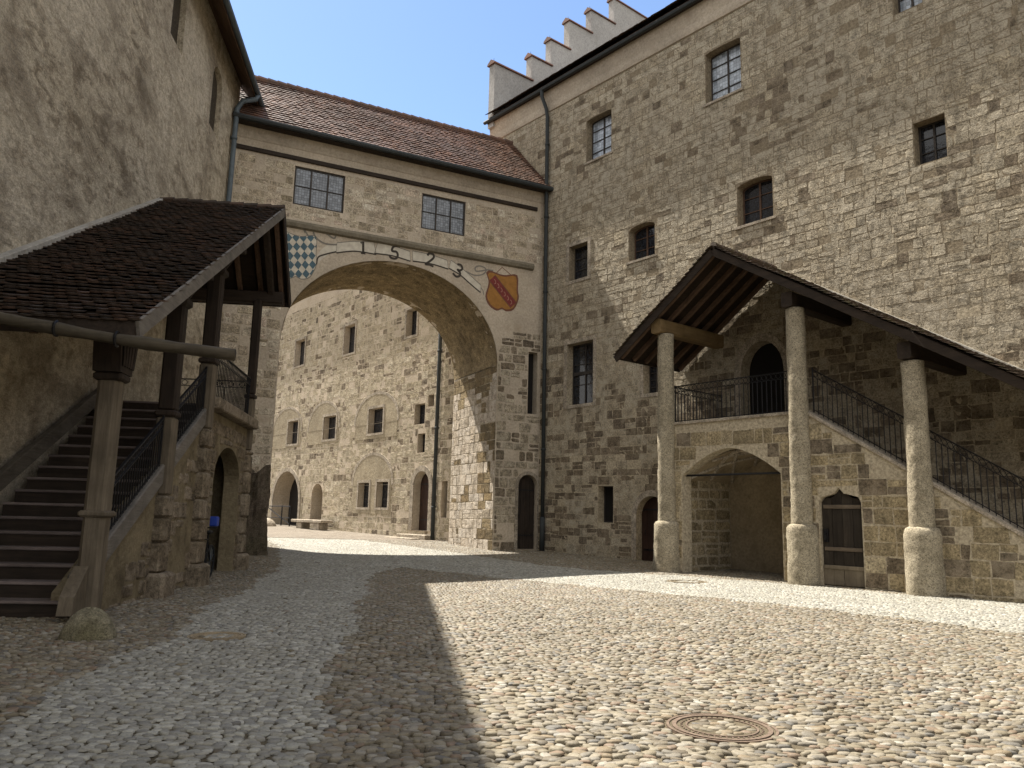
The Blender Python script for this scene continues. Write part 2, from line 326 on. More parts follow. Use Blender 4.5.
    def build(s, name, mats, parent=None, org=None, smooth=False):
        """links ONE mesh object; vertices are in the frame's coordinates, org is the thing's base in the frame"""
        if org is None: org = ORG.get(parent.name, (0, 0, 0)) if parent else (0, 0, 0)
        v = np.array(s.v, dtype=np.float64) - np.array(org)
        me = bpy.data.meshes.new(name); me.from_pydata(v.tolist(), [], s.f)
        if not isinstance(mats, (list, tuple)): mats = [mats]
        for m in mats: me.materials.append(m if not isinstance(m, str) else MAT[m])
        me.polygons.foreach_set('material_index', np.array(s.mi, dtype=np.int32))
        bm_fix(me)
        if smooth == 'stones': me.polygons.foreach_set('use_smooth', [i > 0 for i in s.mi])
        elif smooth: me.polygons.foreach_set('use_smooth', [True]*len(me.polygons))
        me.update()
        o = bpy.data.objects.new(name, me); COL.objects.link(o)
        if parent: o.parent = parent
        ORG[o.name] = tuple(org)
        return o

import bmesh
def bm_fix(me):
    bm = bmesh.new(); bm.from_mesh(me); bmesh.ops.recalc_face_normals(bm, faces=bm.faces); bm.to_mesh(me); bm.free()

def tag(o, label=None, cat=None, group=None, kind=None):
    if label: o['label'] = label
    if cat: o['category'] = cat
    if group: o['group'] = group
    if kind: o['kind'] = kind
    return o
def thing(name, label, cat, fr, x, y, z, group=None):
    o = bpy.data.objects.new(name, None); COL.objects.link(o)
    o.location = fr.w(x, y, z); o.rotation_euler = (0, 0, fr.rot); o.empty_display_size = .3
    ORG[o.name] = (x, y, z)
    return tag(o, label, cat, group)

# ------------------------------------------------------------------ walls
def arch_poly(x0, x1, z0, z1, rise=0.0, n=12, point=0.0):
    """opening outline, counter-clockwise from bottom left; rise = height of the arched head"""
    p = [(x0, z0), (x1, z0)]
    if rise <= 0: return p + [(x1, z1), (x0, z1)]
    c, a = (x0+x1)/2, (x1-x0)/2
    for k in range(n+1):
        t = PI*k/n
        p.append((c + a*math.cos(t), z1 - rise + rise*math.sin(t)**(1+point)))
    return p
def inpoly(x, z, poly):
    c = False; j = len(poly)-1
    for i in range(len(poly)):
        xi, zi = poly[i]; xj, zj = poly[j]
        if (zi > z) != (zj > z) and x < (xj-xi)*(z-zi)/(zj-zi)+xi: c = not c
        j = i
    return c

def blocks(mb, x0, x1, z0, z1, holes, y=0.0, hrange=(.26, .42), wrange=(.32, .85), relief=(.006, .03), skip=.12, mi=1, joint=.02, region=None, tilt=0.0, drift=0.03, cell=.10, rough_=1.0, bev=.05):
    """irregular courses of squared rubble, each stone its own low bevelled face proud of the mortar"""
    bb = [(min(p[0] for p in h), max(p[0] for p in h), min(p[1] for p in h), max(p[1] for p in h), h) for h in holes]
    z = z0; ph = random.uniform(0, 6)
    while z < z1 - .08:
        h = min(random.uniform(*hrange), z1-z)
        x = x0 + random.uniform(-.3, 0)
        while x < x1:
            w = random.uniform(*wrange)*(1 if random.random() < .8 else .55)
            a, b = max(x, x0), min(x+w, x1); x += w
            if b-a < .1 or random.random() < skip: continue
            wav = drift*math.sin(a*.35+ph) + drift*.6*math.sin(a*.9+z)
            sub = [(z, z+h)]
            if h > .3 and random.random() < .22: q = random.uniform(.4, .6)*h; sub = [(z, z+q), (z+q, z+h)]
            for za, zb in sub:
                A, B_, ZA, ZB = a, b, za+wav, zb+wav; ok = True
                for (hx0, hx1, hz0, hz1, poly) in bb:
                    if B_ <= hx0-.02 or A >= hx1+.02 or ZB <= hz0-.02 or ZA >= hz1+.02: continue
                    pts = [(A+(B_-A)*i/4, ZA+(ZB-ZA)*j/3) for i in range(5) for j in range(4)]
                    if not any(inpoly(px, pz, poly) for px, pz in pts): continue
                    if A < hx0-.14: B_ = min(B_, hx0-.02)
                    elif B_ > hx1+.14: A = max(A, hx1+.02)
                    elif ZA < hz0-.1: ZB = min(ZB, hz0-.02)
                    elif ZB > hz1+.1: ZA = max(ZA, hz1+.02)
                    else: ok = False; break
                    pts = [(A+(B_-A)*i/4, ZA+(ZB-ZA)*j/3) for i in range(5) for j in range(4)]
                    if any(inpoly(px, pz, poly) for px, pz in pts): ok = False; break
                if not ok or B_-A < .09 or ZB-ZA < .07: continue
                if region and not region((A+B_)/2, (ZA+ZB)/2): continue
                j = joint*.5; g = random.uniform(*relief); W, H = B_-A, ZB-ZA; e = min(bev, .2*min(W, H))
                jt = lambda q: random.uniform(-q, q); mi_ = mi((A+B_)/2, (ZA+ZB)/2) if callable(mi) else mi
                nx, nz = max(3, int(W/cell)), max(3, int(H/cell)); sd_ = random.uniform(0, 50)
                us = [0, e/W] + [e/W+(1-2*e/W)*k/(nx-1) for k in range(1, nx-1)] + [1-e/W, 1]
                vv = [0, e/H] + [e/H+(1-2*e/H)*k/(nz-1) for k in range(1, nz-1)] + [1-e/H, 1]
                q4 = [(A+j+jt(.02), ZA+j+jt(.016)), (B_-j+jt(.02), ZA+j+jt(.016)), (B_-j+jt(.02), ZB-j+jt(.016)), (A+j+jt(.02), ZB-j+jt(.016))]
                tx, tz = jt(.5)*g, jt(.5)*g; N_ = len(us); M_ = len(vv); vs = []
                for iv, v in enumerate(vv):
                    for iu, u in enumerate(us):
                        px = (q4[0][0]*(1-u)+q4[1][0]*u)*(1-v)+(q4[3][0]*(1-u)+q4[2][0]*u)*v
                        pz = (q4[0][1]*(1-u)+q4[1][1]*u)*(1-v)+(q4[3][1]*(1-u)+q4[2][1]*u)*v
                        eu, ev = iu in (0, N_-1), iv in (0, M_-1)
                        if eu and ev: px += (1 if iu == 0 else -1)*e*.5; pz += (1 if iv == 0 else -1)*e*.5
                        px += jt(.008) + .012*mnoise.noise((px*6, pz*6, sd_)); pz += jt(.008) + .012*mnoise.noise((px*6, sd_, pz*6))
                        h_ = -.006 if (eu or ev) else g + tx*(u-.5)*2 + tz*(v-.5)*2 + rough_*(.005*mnoise.noise((px*6, pz*6, sd_)) + .013*mnoise.noise((px*21, pz*21, sd_+9)))
                        vs.append((px, y+h_, pz))
                mb.add(vs, [(r*N_+c, r*N_+c+1, (r+1)*N_+c+1, (r+1)*N_+c) for r in range(M_-1) for c in range(N_-1)], mi_)
        z += h

def window(parent, x0, x1, z0, z1, y=-.3, rise=0.0, mull=1, bars=1, glass='glassDark', frame='frame', fw=.055, name='window'):
    """frame mesh with mullions, glass pane as its child"""
    mb = MB(); out = arch_poly(x0+.004, x1-.004, z0+.004, z1-.004, rise); i = fw
    inn = arch_poly(x0+i, x1-i, z0+i, z1-i, max(0, rise-.0) if rise else 0)
    mb.prism(out, y, y-.07, 0, [inn])
    zt = z1-i-(rise*.0)
    for k in range(mull):
        xm = x0 + (x1-x0)*(k+1)/(mull+1); mb.box(xm-.03, xm+.03, y-.06, y+.012, z0+i*.9, zt-(.0 if not rise else .02))
    for k in range(bars):
        zm = z0 + (z1-z0)*(k+1)/(bars+1); mb.box(x0+i*.9, x1-i*.9, y-.055, y+.004, zm-.014, zm+.014)
    f = mb.build(name, frame, parent)
    g = MB(); g.prism(arch_poly(x0+.02, x1-.02, z0+.02, z1-.02, rise), y-.03, y-.045)
    g.build('pane', glass, f)
    return f

def surround(mb, x0, x1, z0, z1, w=.16, y0=-.02, y1=.018, rise=0.0, sill=True):
    """dressed stone surround butted round an opening"""
    out = arch_poly(x0-w, x1+w, z0-(w*.8 if sill else 0), z1+w, rise+w if rise else 0)
    inn = arch_poly(x0-.002, x1+.002, z0-(0 if sill else -.001), z1, rise)
    mb.prism(out, y1, y0, 0, [inn])

def plank_door(parent, x0, x1, z0, z1, y, rise, n=4, mat='woodDoor', name='door', straps=(.18, .8), lower=None):
    mb = MB(); zc = z1-rise; c, a = (x0+x1)/2, (x1-x0)/2
    def top(x): return zc + rise*math.sqrt(max(0, 1-((x-c)/a)**2)) if rise else z1
    for k in range(n):
        xa, xb = x0+(x1-x0)*k/n+.006, x0+(x1-x0)*(k+1)/n-.006; d = random.uniform(-.006, .006)
        xs = [xa+(xb-xa)*i/4 for i in range(5)]
        mb.prism([(xa, z0), (xb, z0)] + [(q, top(min(max(q, x0+.01), x1-.01))-.006) for q in reversed(xs)], y+d, y-.06)
    o = mb.build(name, mat, parent)
    s = MB()
    for q in straps: zz = z0+(z1-z0)*q; s.box(x0+.05, x1-.12, y+.006, y+.022, zz-.03, zz+.03)
    if straps: s.each('strap_hinge', 'iron', o)
    h = MB(); zz = z0+(z1-z0)*.45; h.tube([(x0+(x1-x0)*.85, y+.01, zz+.07), (x0+(x1-x0)*.85, y+.06, zz+.04), (x0+(x1-x0)*.85, y+.06, zz-.06), (x0+(x1-x0)*.85, y+.01, zz-.09)], .014, 6)
    h.build('handle', 'iron', o)
    return o

def tiles(mb, O, U, D, width, length, tw=.19, row=.19, th=.022, sag=0.006, mi=0, flip=1):
    """overlapping plain tiles from the top edge O along U, down the slope D"""
    O, U, D = Vector(O), Vector(U).normalized(), Vector(D).normalized(); N = U.cross(D).normalized()
    if N.z < 0: N = -N
    nr = int(length/row)+1; nc = int(width/tw)
    for r in range(nr):
        s0, s1 = r*row, min((r+1)*row+.03, length+.04)
        off = (tw*.5 if r % 2 else 0) + random.uniform(-.02, .02)
        for c in range(nc+1):
            a = c*tw - off + .002; b = a + tw - .004
            a, b = max(a, 0), min(b, width); 
            if random.random() < .004: continue
            if b-a < .03: continue
            k = th*(1+random.uniform(-.25, .35)); d = random.uniform(-.014, .016); s_ = sag*math.sin(a*.8+r*.3)
            p = [O+U*a+D*s0+N*(s_-.004), O+U*b+D*s0+N*(s_-.004), O+U*b+D*(s1+d)+N*(k+s_), O+U*a+D*(s1+d)+N*(k+s_),
                 O+U*a+D*(s1+d)+N*(s_+k*.55), O+U*b+D*(s1+d)+N*(s_+k*.55)]
            m_ = (O+U*((a+b)/2)+D*(s1+d+.02)+N*(k+s_))
            p += [m_, m_-N*(k*.45)]
            mb.add(p, [(0, 1, 2, 6, 3), (3, 6, 7, 4), (6, 2, 5, 7), (0, 3, 4), (1, 5, 2)], mi)

def railing(mb, p0, p1, h=1.05, step=.14, ring=True, r=.013):
    p0, p1 = Vector(p0), Vector(p1); L_ = (p1-p0).length; n = max(2, int(L_/step)); up = Vector((0, 0, 1)); d = (p1-p0).normalized()
    mb.beam(p0+up*h, p1+up*h, .05, .028); mb.beam(p0+up*.07, p1+up*.07, .03, .02)
    if ring: mb.beam(p0+up*(h-.19), p1+up*(h-.19), .03, .018)
    for k in range(n+1):
        b = p0 + (p1-p0)*(k/n); t = h-.19 if ring else h
        mb.tube([b, b+up*t], r, 5)
        if ring and k < n:
            c = b + (p1-p0)*(.5/n) + up*(h-.097); q = min(.075, L_/n*.5)
            mb.tube([c + d*(q*math.cos(2*PI*i/8)) + up*(q*math.sin(2*PI*i/8)) for i in range(9)], .009, 4, cap=False)
    for b in (p0, p1): mb.tube([b, b+up*(h+.05)], .022, 6)

# ================================================================== GROUND
def sheet(name, xs, ys, dz, mat, kind='structure'):
    X, Y = np.meshgrid(xs, ys); Z = gz(X, Y)+dz
    v = np.stack([X.ravel(), Y.ravel(), Z.ravel()], 1); nx, ny = len(xs), len(ys)
    i = np.arange((ny-1)*(nx-1)); r, c = i//(nx-1), i % (nx-1); a = r*nx+c
    f = np.stack([a, a+1, a+nx+1, a+nx], 1)
    me = bpy.data.meshes.new(name); me.from_pydata(v.tolist(), [], f.tolist()); me.materials.append(MAT[mat])
    o = bpy.data.objects.new(name, me); COL.objects.link(o); o['kind'] = kind
    return o
def grade(lo, hi, a, b, step): # fine between a and b, coarse outside
    return np.concatenate([np.linspace(lo, a, 8)[:-1], np.arange(a, b, step), np.linspace(b, hi, 8)])
sheet('ground', grade(-400, 400, -30, 30, .75), grade(-400, 400, -10, 62, .75), -.012, 'bed')

path_poly = [(-3.2, 4.0), (-3.5, 5.91), (-3.88, 7.35), (-4.15, 8.78), (-4.27, 10.28), (-4.85, 13.11), (-5.59, 17.26), (-6.34, 21.94), (-7.6, 27.5), (-9.3, 33.0), (-13.8, 44.0),
             (-10.5, 43.5), (-7.6, 40.0), (-3.6, 34.4), (-1.46, 31.3), (1.09, 27.61), (2.91, 25.74), (4.74, 24.19), (7.78, 21.6), (9.47, 19.81), (11.45, 18.22), (14, 15.6),
             (12.6, 12.2), (10.2, 11.0), (8.06, 12.88), (6.99, 14.68), (5.42, 16.64), (3.82, 18.35), (2.3, 20.31), (0.7, 22.2), (-1.2, 24.4), (-3.3, 25.9), (-3.95, 24.0),
             (-3.59, 21.76), (-2.75, 15.48), (-1.87, 9.54), (-1.55, 7.29), (-1.28, 5.41), (-1.1, 4.0)]
def inpoly_np(x, y, poly):
    c = np.zeros(x.shape, bool); j = len(poly)-1
    for i in range(len(poly)):
        xi, yi = poly[i]; xj, yj = poly[j]
        m = ((yi > y) != (yj > y)) & (x < (xj-xi)*(y-yi)/(yj-yi+1e-12)+xi); c ^= m; j = i
    return c
def wob(x, y): return .16*np.sin(x*2.1+y*1.3)+.12*np.sin(x*4.7-y*3.1), .16*np.sin(x*1.7-y*2.3)+.1*np.sin(x*3.9+y*4.3)
MANHOLES = [(1.72, 6.66, .43), (4.85, 22.1, .55), (-3.72, 10.71, .36)]

def pebbles():
    """every cobble a low dome of its own: dense near the camera, simpler further off"""
    out = {0: [], 1: []}
    sp = .080
    ys = np.arange(3.6, 40, sp*.86); rows = []
    for k, y in enumerate(ys):
        hw = .72*y + 1.6; xs = np.arange(-min(hw, 17), min(hw, 15), sp) + (sp*.5 if k % 2 else 0)
        rows.append(np.stack([xs, np.full(xs.shape, y)], 1))
    P = np.concatenate(rows); P += RNG.uniform(-.34, .34, P.shape)*np.array([sp, sp*.86])
    rx = (P[:, 0]-RF.o[0])*RF.Y[0] + (P[:, 1]-RF.o[1])*RF.Y[1]
    ly = (P[:, 0]-LF.o[0])*LF.Y[0] + (P[:, 1]-LF.o[1])*LF.Y[1]
    keep = (rx > .03) & (ly > .3)
    P = P[keep]
    for mx, my, mr in MANHOLES:
        d = np.hypot(P[:, 0]-mx, P[:, 1]-my); P = P[(d > mr+.02) | (d < mr*.54)]
    wx, wy = wob(P[:, 0], P[:, 1]); ip = inpoly_np(P[:, 0]+wx*.6, P[:, 1]+wy*.6, path_poly)
    ip ^= (RNG.random(len(P)) < .012)
    # drop some so that bigger stones get room
    keep = RNG.random(len(P)) > np.where(ip, .015, .05); P, ip = P[keep], ip[keep]
    n = len(P); dist = np.hypot(P[:, 0], P[:, 1])
    big = RNG.random(n)
    a = sp*np.where(ip, .50+.20*big, .54+.40*big**2.0); b = a*RNG.uniform(.45, .80, n)*np.where(ip, 1.22, 1.0)
    rot = RNG.normal(0, .38, n) + np.where(ip, .15, .25)*np.sin(P[:, 0]*.9+P[:, 1]*.5); hgt = RNG.uniform(.008, .024, n)*np.where(ip, .7, 1.0)
    tlx, tly = RNG.normal(0, .08, n)*np.where(ip, .5, 1), RNG.normal(0, .08, n)*np.where(ip, .5, 1)
    z0 = gz(P[:, 0], P[:, 1])
    for kind in (0, 1):
        VV, FF, base = [], [], 0
        for lo, hi, seg, rings in ((0, 9, 8, [(1.0, -.6), (.95, .35), (.78, .84), (.42, .99)]), (9, 17, 6, [(1.0, -.5), (.90, .58), (.5, .98)]), (17, 45, 5, [(1.0, -.35), (.62, .95)])):
            s = np.where((ip == bool(kind)) & (dist >= lo) & (dist < hi))[0]
            if not len(s): continue
            m = len(s); th = np.arange(seg)*2*PI/seg
            lump = 1+RNG.uniform(-.13, .13, (m, seg)); sq = 1/np.maximum(np.abs(np.cos(th))**2.6+np.abs(np.sin(th))**2.6, .1)**(1/2.6)
            cs, sn = np.cos(rot[s])[:, None], np.sin(rot[s])[:, None]; V = []
            for rr, hh in rings:
                lx = a[s][:, None]*rr*np.cos(th)*sq*lump; ly_ = b[s][:, None]*rr*np.sin(th)*sq*lump
                x = lx*cs-ly_*sn; y = lx*sn+ly_*cs
                z = z0[s][:, None] + hgt[s][:, None]*hh + x*tlx[s][:, None] + y*tly[s][:, None] - .002
                V.append(np.stack([x+P[s, 0][:, None], y+P[s, 1][:, None], z], 2))
            top = np.stack([P[s, 0], P[s, 1], z0[s]+hgt[s]*1.03], 1)[:, None, :]
            V = np.concatenate([np.concatenate(V, 1), top], 1); per = V.shape[1]
            F = []
            for r in range(len(rings)-1):
                for k in range(seg):
                    k2 = (k+1) % seg; p, q, u, v = r*seg+k, r*seg+k2, (r+1)*seg+k2, (r+1)*seg+k
                    F += [(p, q, u), (p, u, v)]
            r = (len(rings)-1)*seg
            F += [(r+k, r+(k+1) % seg, per-1) for k in range(seg)]
            F = np.array(F); FF.append((F[None]+(np.arange(m)*per)[:, None, None]+base).reshape(-1, 3)); VV.append(V.reshape(-1, 3)); base += m*per
        V, F = np.concatenate(VV).astype(np.float32), np.concatenate(FF).astype(np.int32)
        name = 'cobbled_path' if kind else 'cobblestones'
        me = bpy.data.meshes.new(name); me.vertices.add(len(V)); me.vertices.foreach_set('co', V.ravel())
        me.loops.add(F.size); me.loops.foreach_set('vertex_index', F.ravel()); me.polygons.add(len(F))
        me.polygons.foreach_set('loop_start', np.arange(0, F.size, 3, dtype=np.int32))
        me.polygons.foreach_set('use_smooth', np.ones(len(F), bool)); me.update(calc_edges=True)
        me.materials.append(MAT['pathstone' if kind else 'cobble'])
        o = bpy.data.objects.new(name, me); COL.objects.link(o); o['kind'] = 'structure'
pebbles()
# paving beyond the domes' reach
def strip_sheet(name, poly, dz, mat):
    tr = tessellate_polygon([[Vector((p[0], p[1], 0)) for p in poly]])
    me = bpy.data.meshes.new(name); me.from_pydata([(p[0], p[1], float(gz(np.float64(p[0]), np.float64(p[1])))+dz) for p in poly], [], [tuple(t) for t in tr])
    me.materials.append(MAT[mat]); o = bpy.data.objects.new(name, me); COL.objects.link(o); o['kind'] = 'structure'
def far_sheet():
    xs, ys = np.arange(-40, 12.1, .8), np.arange(39.6, 66, .8)
    sheet('far_cobblestones', xs, ys, .02, 'groundFar')
far_sheet()

for i, (mx, my, mr) in enumerate(MANHOLES):
    lab = ['rusty ring manhole cover filled with cobbles in the sunlit foreground', 'flat manhole cover in the pale path before the leftmost stone column', 'worn brownish stone-filled cover in the shaded grey path'][i]
    t = thing('manhole_cover', lab, 'manhole cover', WF, mx, -my if False else my, 0)
    t.location = (mx, my, float(gz(np.float64(mx), np.float64(my)))-.001); t.rotation_euler = (0, 0, 0); ORG[t.name] = (0, 0, 0)
    mb = MB(); ri = mr-.2*mr/.46
    def ring(r0, r1, z, n=48):
        mb.add([(r*math.cos(2*PI*k/n), r*math.sin(2*PI*k/n), z_) for r, z_ in ((r0, -.01), (r0, z), (r1, z), (r1, -.01)) for k in range(n)],
               [(j*n+k, j*n+(k+1) % n, (j+1)*n+(k+1) % n, (j+1)*n+k) for j in range(3) for k in range(n)])
    ring(mr*.95, mr, .012); ring(mr*.82, mr*.90, .014)
    for k in range(44):
        a = 2*PI*k/44; mb.tube([(mr*.72*math.cos(a), mr*.72*math.sin(a), -.005), (mr*.73*math.cos(a), mr*.73*math.sin(a), .012)], mr*.022, 5)
    ring(mr*.62, mr*.655, .012)
    mb.build('rim', ('rust', 'rustDull', 'plasterRec')[i], t)
    f = MB(); f.add([(mr*.95*math.cos(2*PI*k/48), mr*.95*math.sin(2*PI*k/48), .004) for k in range(48)], [tuple(range(48))])
    f.build('infill', 'bed' if i < 2 else 'plasterRec', t)

# ================================================================== RIGHT RANGE
rb = thing('stone_building', 'tall right-hand castle range of rough stone blocks with a stepped gable and small windows', 'building', RF, 0, 0, 0)
RW = [(9.9, 11.37, 16.83, 18.8, .06), (3.53, 5.06, 17.0, 19.05, .06), (-2.8, -1.95, 17.1, 18.95, 0), (-3.2, -2.31, 12.05, 13.38, 0), (2.4, 3.8, 11.85, 13.42, .16), (7.57, 8.91, 11.77, 13.2, .18),
      (11.22, 12.37, 11.7, 13.25, 0), (10.85, 12.42, 6.29, 8.92, 0), (7.4, 8.16, 6.35, 7.75, 0), (9.72, 10.54, 1.48, 2.9, 0)]
RH = [arch_poly(a, b, c, d, e) for a, b, c, d, e in RW]
D2 = arch_poly(7.05, 8.53, .08, 2.5, .74); D4 = arch_poly(2.18, 3.82, 4.5, 7.62, 1.05, 16, -.12)
RHall = RH + [D2, D4]
mb = MB()
mb.prism([(-45, -1), (18.2, -1), (18.2, 21.6), (-45, 21.6)], 0, -.55, 0, RHall)
blocks(mb, -16, 18.15, -.3, 20.15, RHall, hrange=(.22, .40), wrange=(.26, .72), relief=(.002, .007), skip=.05, joint=.010, bev=.010, rough_=.58, cell=.075,
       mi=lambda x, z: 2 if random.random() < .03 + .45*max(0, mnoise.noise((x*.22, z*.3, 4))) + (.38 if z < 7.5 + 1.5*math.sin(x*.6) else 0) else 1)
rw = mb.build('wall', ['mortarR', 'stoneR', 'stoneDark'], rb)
mb = MB(); mb.box(-45, 18.2, -12, -.9, -1, 21.4); mb.build('inner_building', 'dark', rb)
mb = MB(); mb.prism([(0, 20.16), (.05, 20.18), (.07, 20.3), (.06, 20.55), (.12, 20.9), (.22, 21.25), (0, 21.25)], 0, 1)
mb.v = [(-45 + y*63.2, x, z) for x, y, z in mb.v]; mb.build('cornice', 'cornice', rb)
mb = MB(); mb.prism([(.38, 21.22), (.38, 21.35), (-6, 25.7), (-13, 21.0), (-13, 20.9), (-6, 25.5)], 0, 1)
mb.v = [(-45 + y*63.0, x, z) for x, y, z in mb.v]; tiles(mb, (-24, -3.2, 23.94), (1, 0, 0), (0, 1, -.662), 42, 4.5, .22, .3, .03, mi=0); mb.build('roof', 'tileL', rb)
mb = MB(); mb.tube([(-30, .38, 21.2), (18.3, .38, 21.2)], .09, 8); mb.build('gutter', 'zinc', rb)
mb = MB(); mb.box(-30, 18.2, .2, .36, 21.14, 21.215); mb.build('eaves_board', 'woodDarkX', rb)
mb = MB(); mb.tube([(13.95, .38, 21.15), (13.95, .36, 20.85), (13.85, .18, 20.3), (13.8, .14, 19.9), (13.72, .14, 10), (13.66, .14, 1.6)], .085, 10)
mb.tube([(13.66, .14, 1.62), (13.66, .14, .2)], .11, 10)
for z in (18.5, 15, 11.5, 8, 4.5, 1.6): mb.tube([(13.66+.0065*(z-1), .14, z-.04), (13.66+.0065*(z-1), .14, z+.04)], .11, 10)
mb.build('downpipe', 'zinc', rb, smooth=True)
styles = [(1, 3, 'glassPale', 'frame'), (1, 3, 'glassPale', 'frame'), (1, 2, 'glassPale', 'frame'), (1, 2, 'glassDark', 'frame'), (1, 2, 'glassDark', 'frameBrown'), (1, 2, 'glassDark', 'frameBrown'), (0, 2, 'glassDark', 'frame'), (1, 2, 'glassDark', 'frame'), (1, 4, 'glassDark', 'frame'), (0, 0, 'dark', 'frame')]
for (a, b, c, d, e), st in zip(RW, styles):
    w = window(rb, a, b, c, d, -.34, e, st[0], st[1], st[2], st[3])
    if (a, c) == (10.85, 6.29): m = MB(); m.box(a+.05, b-.05, -.36, -.31, 7.58, 7.72); m.build('transom', 'frame', w)
mb = MB()
for a, b, c, d, e in RW[6:9]: surround(mb, a, b, c, d, .17, -.01, .03, e)
surround(mb, 7.05, 8.53, .08, 2.5, .22, -.01, .028, .74, False); surround(mb, 2.18, 3.82, 4.5, 7.62, .26, -.01, .03, 1.05, False)
mb.each('window_surround', 'stonePale', rb)
mb = MB()
for a, b, c, d, e in (RW[4], RW[5], RW[0], RW[1]): mb.prism([(a-.12, c-.09), (b+.12, c-.10), (b+.1, c-.005), (a-.1, c-.003)], .045, -.05)
mb.each('window_sill', 'stonePale', rb)
plank_door(rb, 7.07, 8.51, .1, 2.48, -.28, .72, 5, 'woodRed')
mb = MB(); mb.prism(D4, -.5, -.54); mb.build('doorway', 'dark', rb)
# stepped gable at the far end of the range
mb = MB(); st = [(.25, 24.3), (-2.2, 25.7), (-3.55, 27.22), (-4.9, 28.96), (-6.6, 30.38), (-8.5, 32.0), (-11.9, 30.4), (-13.5, 28.9)]
for i in range(len(st)):
    y0 = st[i][0]; y1 = st[i+1][0] if i+1 < len(st) else -14.9
    mb.box(17.75, 18.19, y1, y0, 20.9, st[i][1])
mb.build('stepped_gable', 'plasterW', rb)
mb = MB()
for i in range(len(st)):
    y0 = st[i][0]; y1 = st[i+1][0] if i+1 < len(st) else -14.9
    z = st[i][1]+.003; mb.prism([(17.66, z), (18.28, z), (18.24, z+.1), (17.97, z+.28), (17.70, z+.1)], y1-.12, y0+.1)
mb.each('gable_coping', 'tileC', rb)
mb = MB()
for i in range(6): mb.tube([(17.97, st[i][0]-.1, st[i][1]+.15), (17.97, st[i][0]-.1, st[i][1]+.42)], .010, 5)
mb.each('lightning_rod', 'iron', rb)

# ================================================================== FAR RANGE (beyond the bridge)
fb = thing('stone_building', 'far plastered stone range with blind arches seen through the big archway', 'building', RF, 30, 0, 0)
FWIN = [(38.3, 39.75, 11.5, 13.3), (31.3, 32.65, 11.34, 13.15), (24.35, 25.4, 11.33, 12.85), (38.5, 40.1, 6.13, 7.7), (33.1, 34.75, 6.14, 7.6), (27.45, 29.05, 6.16, 7.6), (23.2, 24.2, 6.34, 7.43), (23.08, 23.8, 4.82, 5.83), (22.4, 22.94, 7.2, 7.82), (28.58, 29.8, 1.95, 3.35), (26.5, 27.72, 1.95, 3.37), (20.9, 21.4, 1.5, 3.3)]
FH = [arch_poly(*q) for q in FWIN]
FD = [arch_poly(22.5, 23.95, .8, 3.85, .72, 14, -.1), arch_poly(37.7, 41.8, .5, 4.3, 2.0, 16), arch_poly(34.35, 35.9, .9, 3.4, .75, 12)]
mb = MB(); mb.prism([(18.203, -1), (56, -1), (56, 17.2), (18.203, 17.2)], 0, -1.2, 0, FH+FD)
blocks(mb, 18.3, 46, .2, 15.5, FH+FD, hrange=(.26, .42), wrange=(.3, .8), relief=(.001, .009), skip=.10, bev=.014, rough_=.9, mi=lambda x, z: 2 if random.random() < .15 else 1, cell=.14)
mb.build('wall', ['plasterB', 'stoneF', 'stoneDark'], fb)
mb = MB(); mb.box(18.25, 56, -9, -1.4, -1, 17.1); mb.build('inner_building', 'dark', fb)
mb = MB(); mb.prism([(.5, 17.1), (.5, 17.22), (-4.5, 19.8), (-9.5, 17.2), (-9.5, 17.1)], 0, 1); mb.v = [(18.25 + y*38, x, z) for x, y, z in mb.v]; mb.build('roof', 'tileB', fb)
for i, q in enumerate(FWIN):
    window(fb, *q, -.34, 0, 1, 1 if i < 9 else 2, 'glassDark', 'frame')
mb = MB()
for q in FWIN[:6]+FWIN[9:11]: surround(mb, *q, .16, -.01, .05)
surround(mb, 22.5, 23.95, .8, 3.85, .3, -.01, .05, .72, False)
surround(mb, 37.7, 41.8, .5, 4.3, .28, -.01, .05, 2.0, False)
mb.each('window_surround', 'stonePale', fb)
for (a, b, c, d), hs in (((38.05, 42.6, 5.9, 8.6), [FH[3]]), ((32.75, 36.9, 5.9, 8.5), [FH[4]]), ((25.9, 30.6, 5.85, 8.4), [FH[5]]), ((26.2, 30.5, 1.6, 4.9), [FH[9], FH[10]])):
    m = MB(); m.prism(arch_poly(a, b, c, d, 1.55 if d > 5 else 1.3, 16), .028, -.01, 0, hs); m.build('blind_arch', 'plasterN', fb)
    m = MB(); m.prism(arch_poly(a-.16, b+.16, d-1.7, d+.16, 1.6, 16), .036, -.01, 0, [arch_poly(a-.002, b+.002, d-1.69, d, 1.55, 16)]); m.build('arch_rim', 'stonePale', fb)
plank_door(fb, 22.52, 23.93, .82, 3.8, -.4, .7, 5, 'woodRed')
mb = MB(); mb.box(37.8, 41.7, -1.19, -1.15, .3, 4.25); mb.build('doorway', 'dark', fb)
plank_door(fb, 38.2, 39.8, .5, 3.4, -.9, .6, 5, 'woodDark')
plank_door(fb, 34.4, 35.85, .9, 3.35, -.8, .7, 4, 'woodDoor')
mb = MB(); mb.bevbox(21.9, 24.6, .0, .55, .1, .62, .03); mb.bevbox(22.3, 24.9, .55, 1.1, .1, .45, .03); mb.each('door_step', 'stonePale', fb)
mb = MB(); mb.tube([(21.83, .15, 16.9), (21.83, .15, .3)], .10, 8)
for z in (10, 6, 2): mb.tube([(21.83, .15, z-.05), (21.83, .15, z+.05)], .125, 8)
mb.build('downpipe', 'zinc', fb, smooth=True)

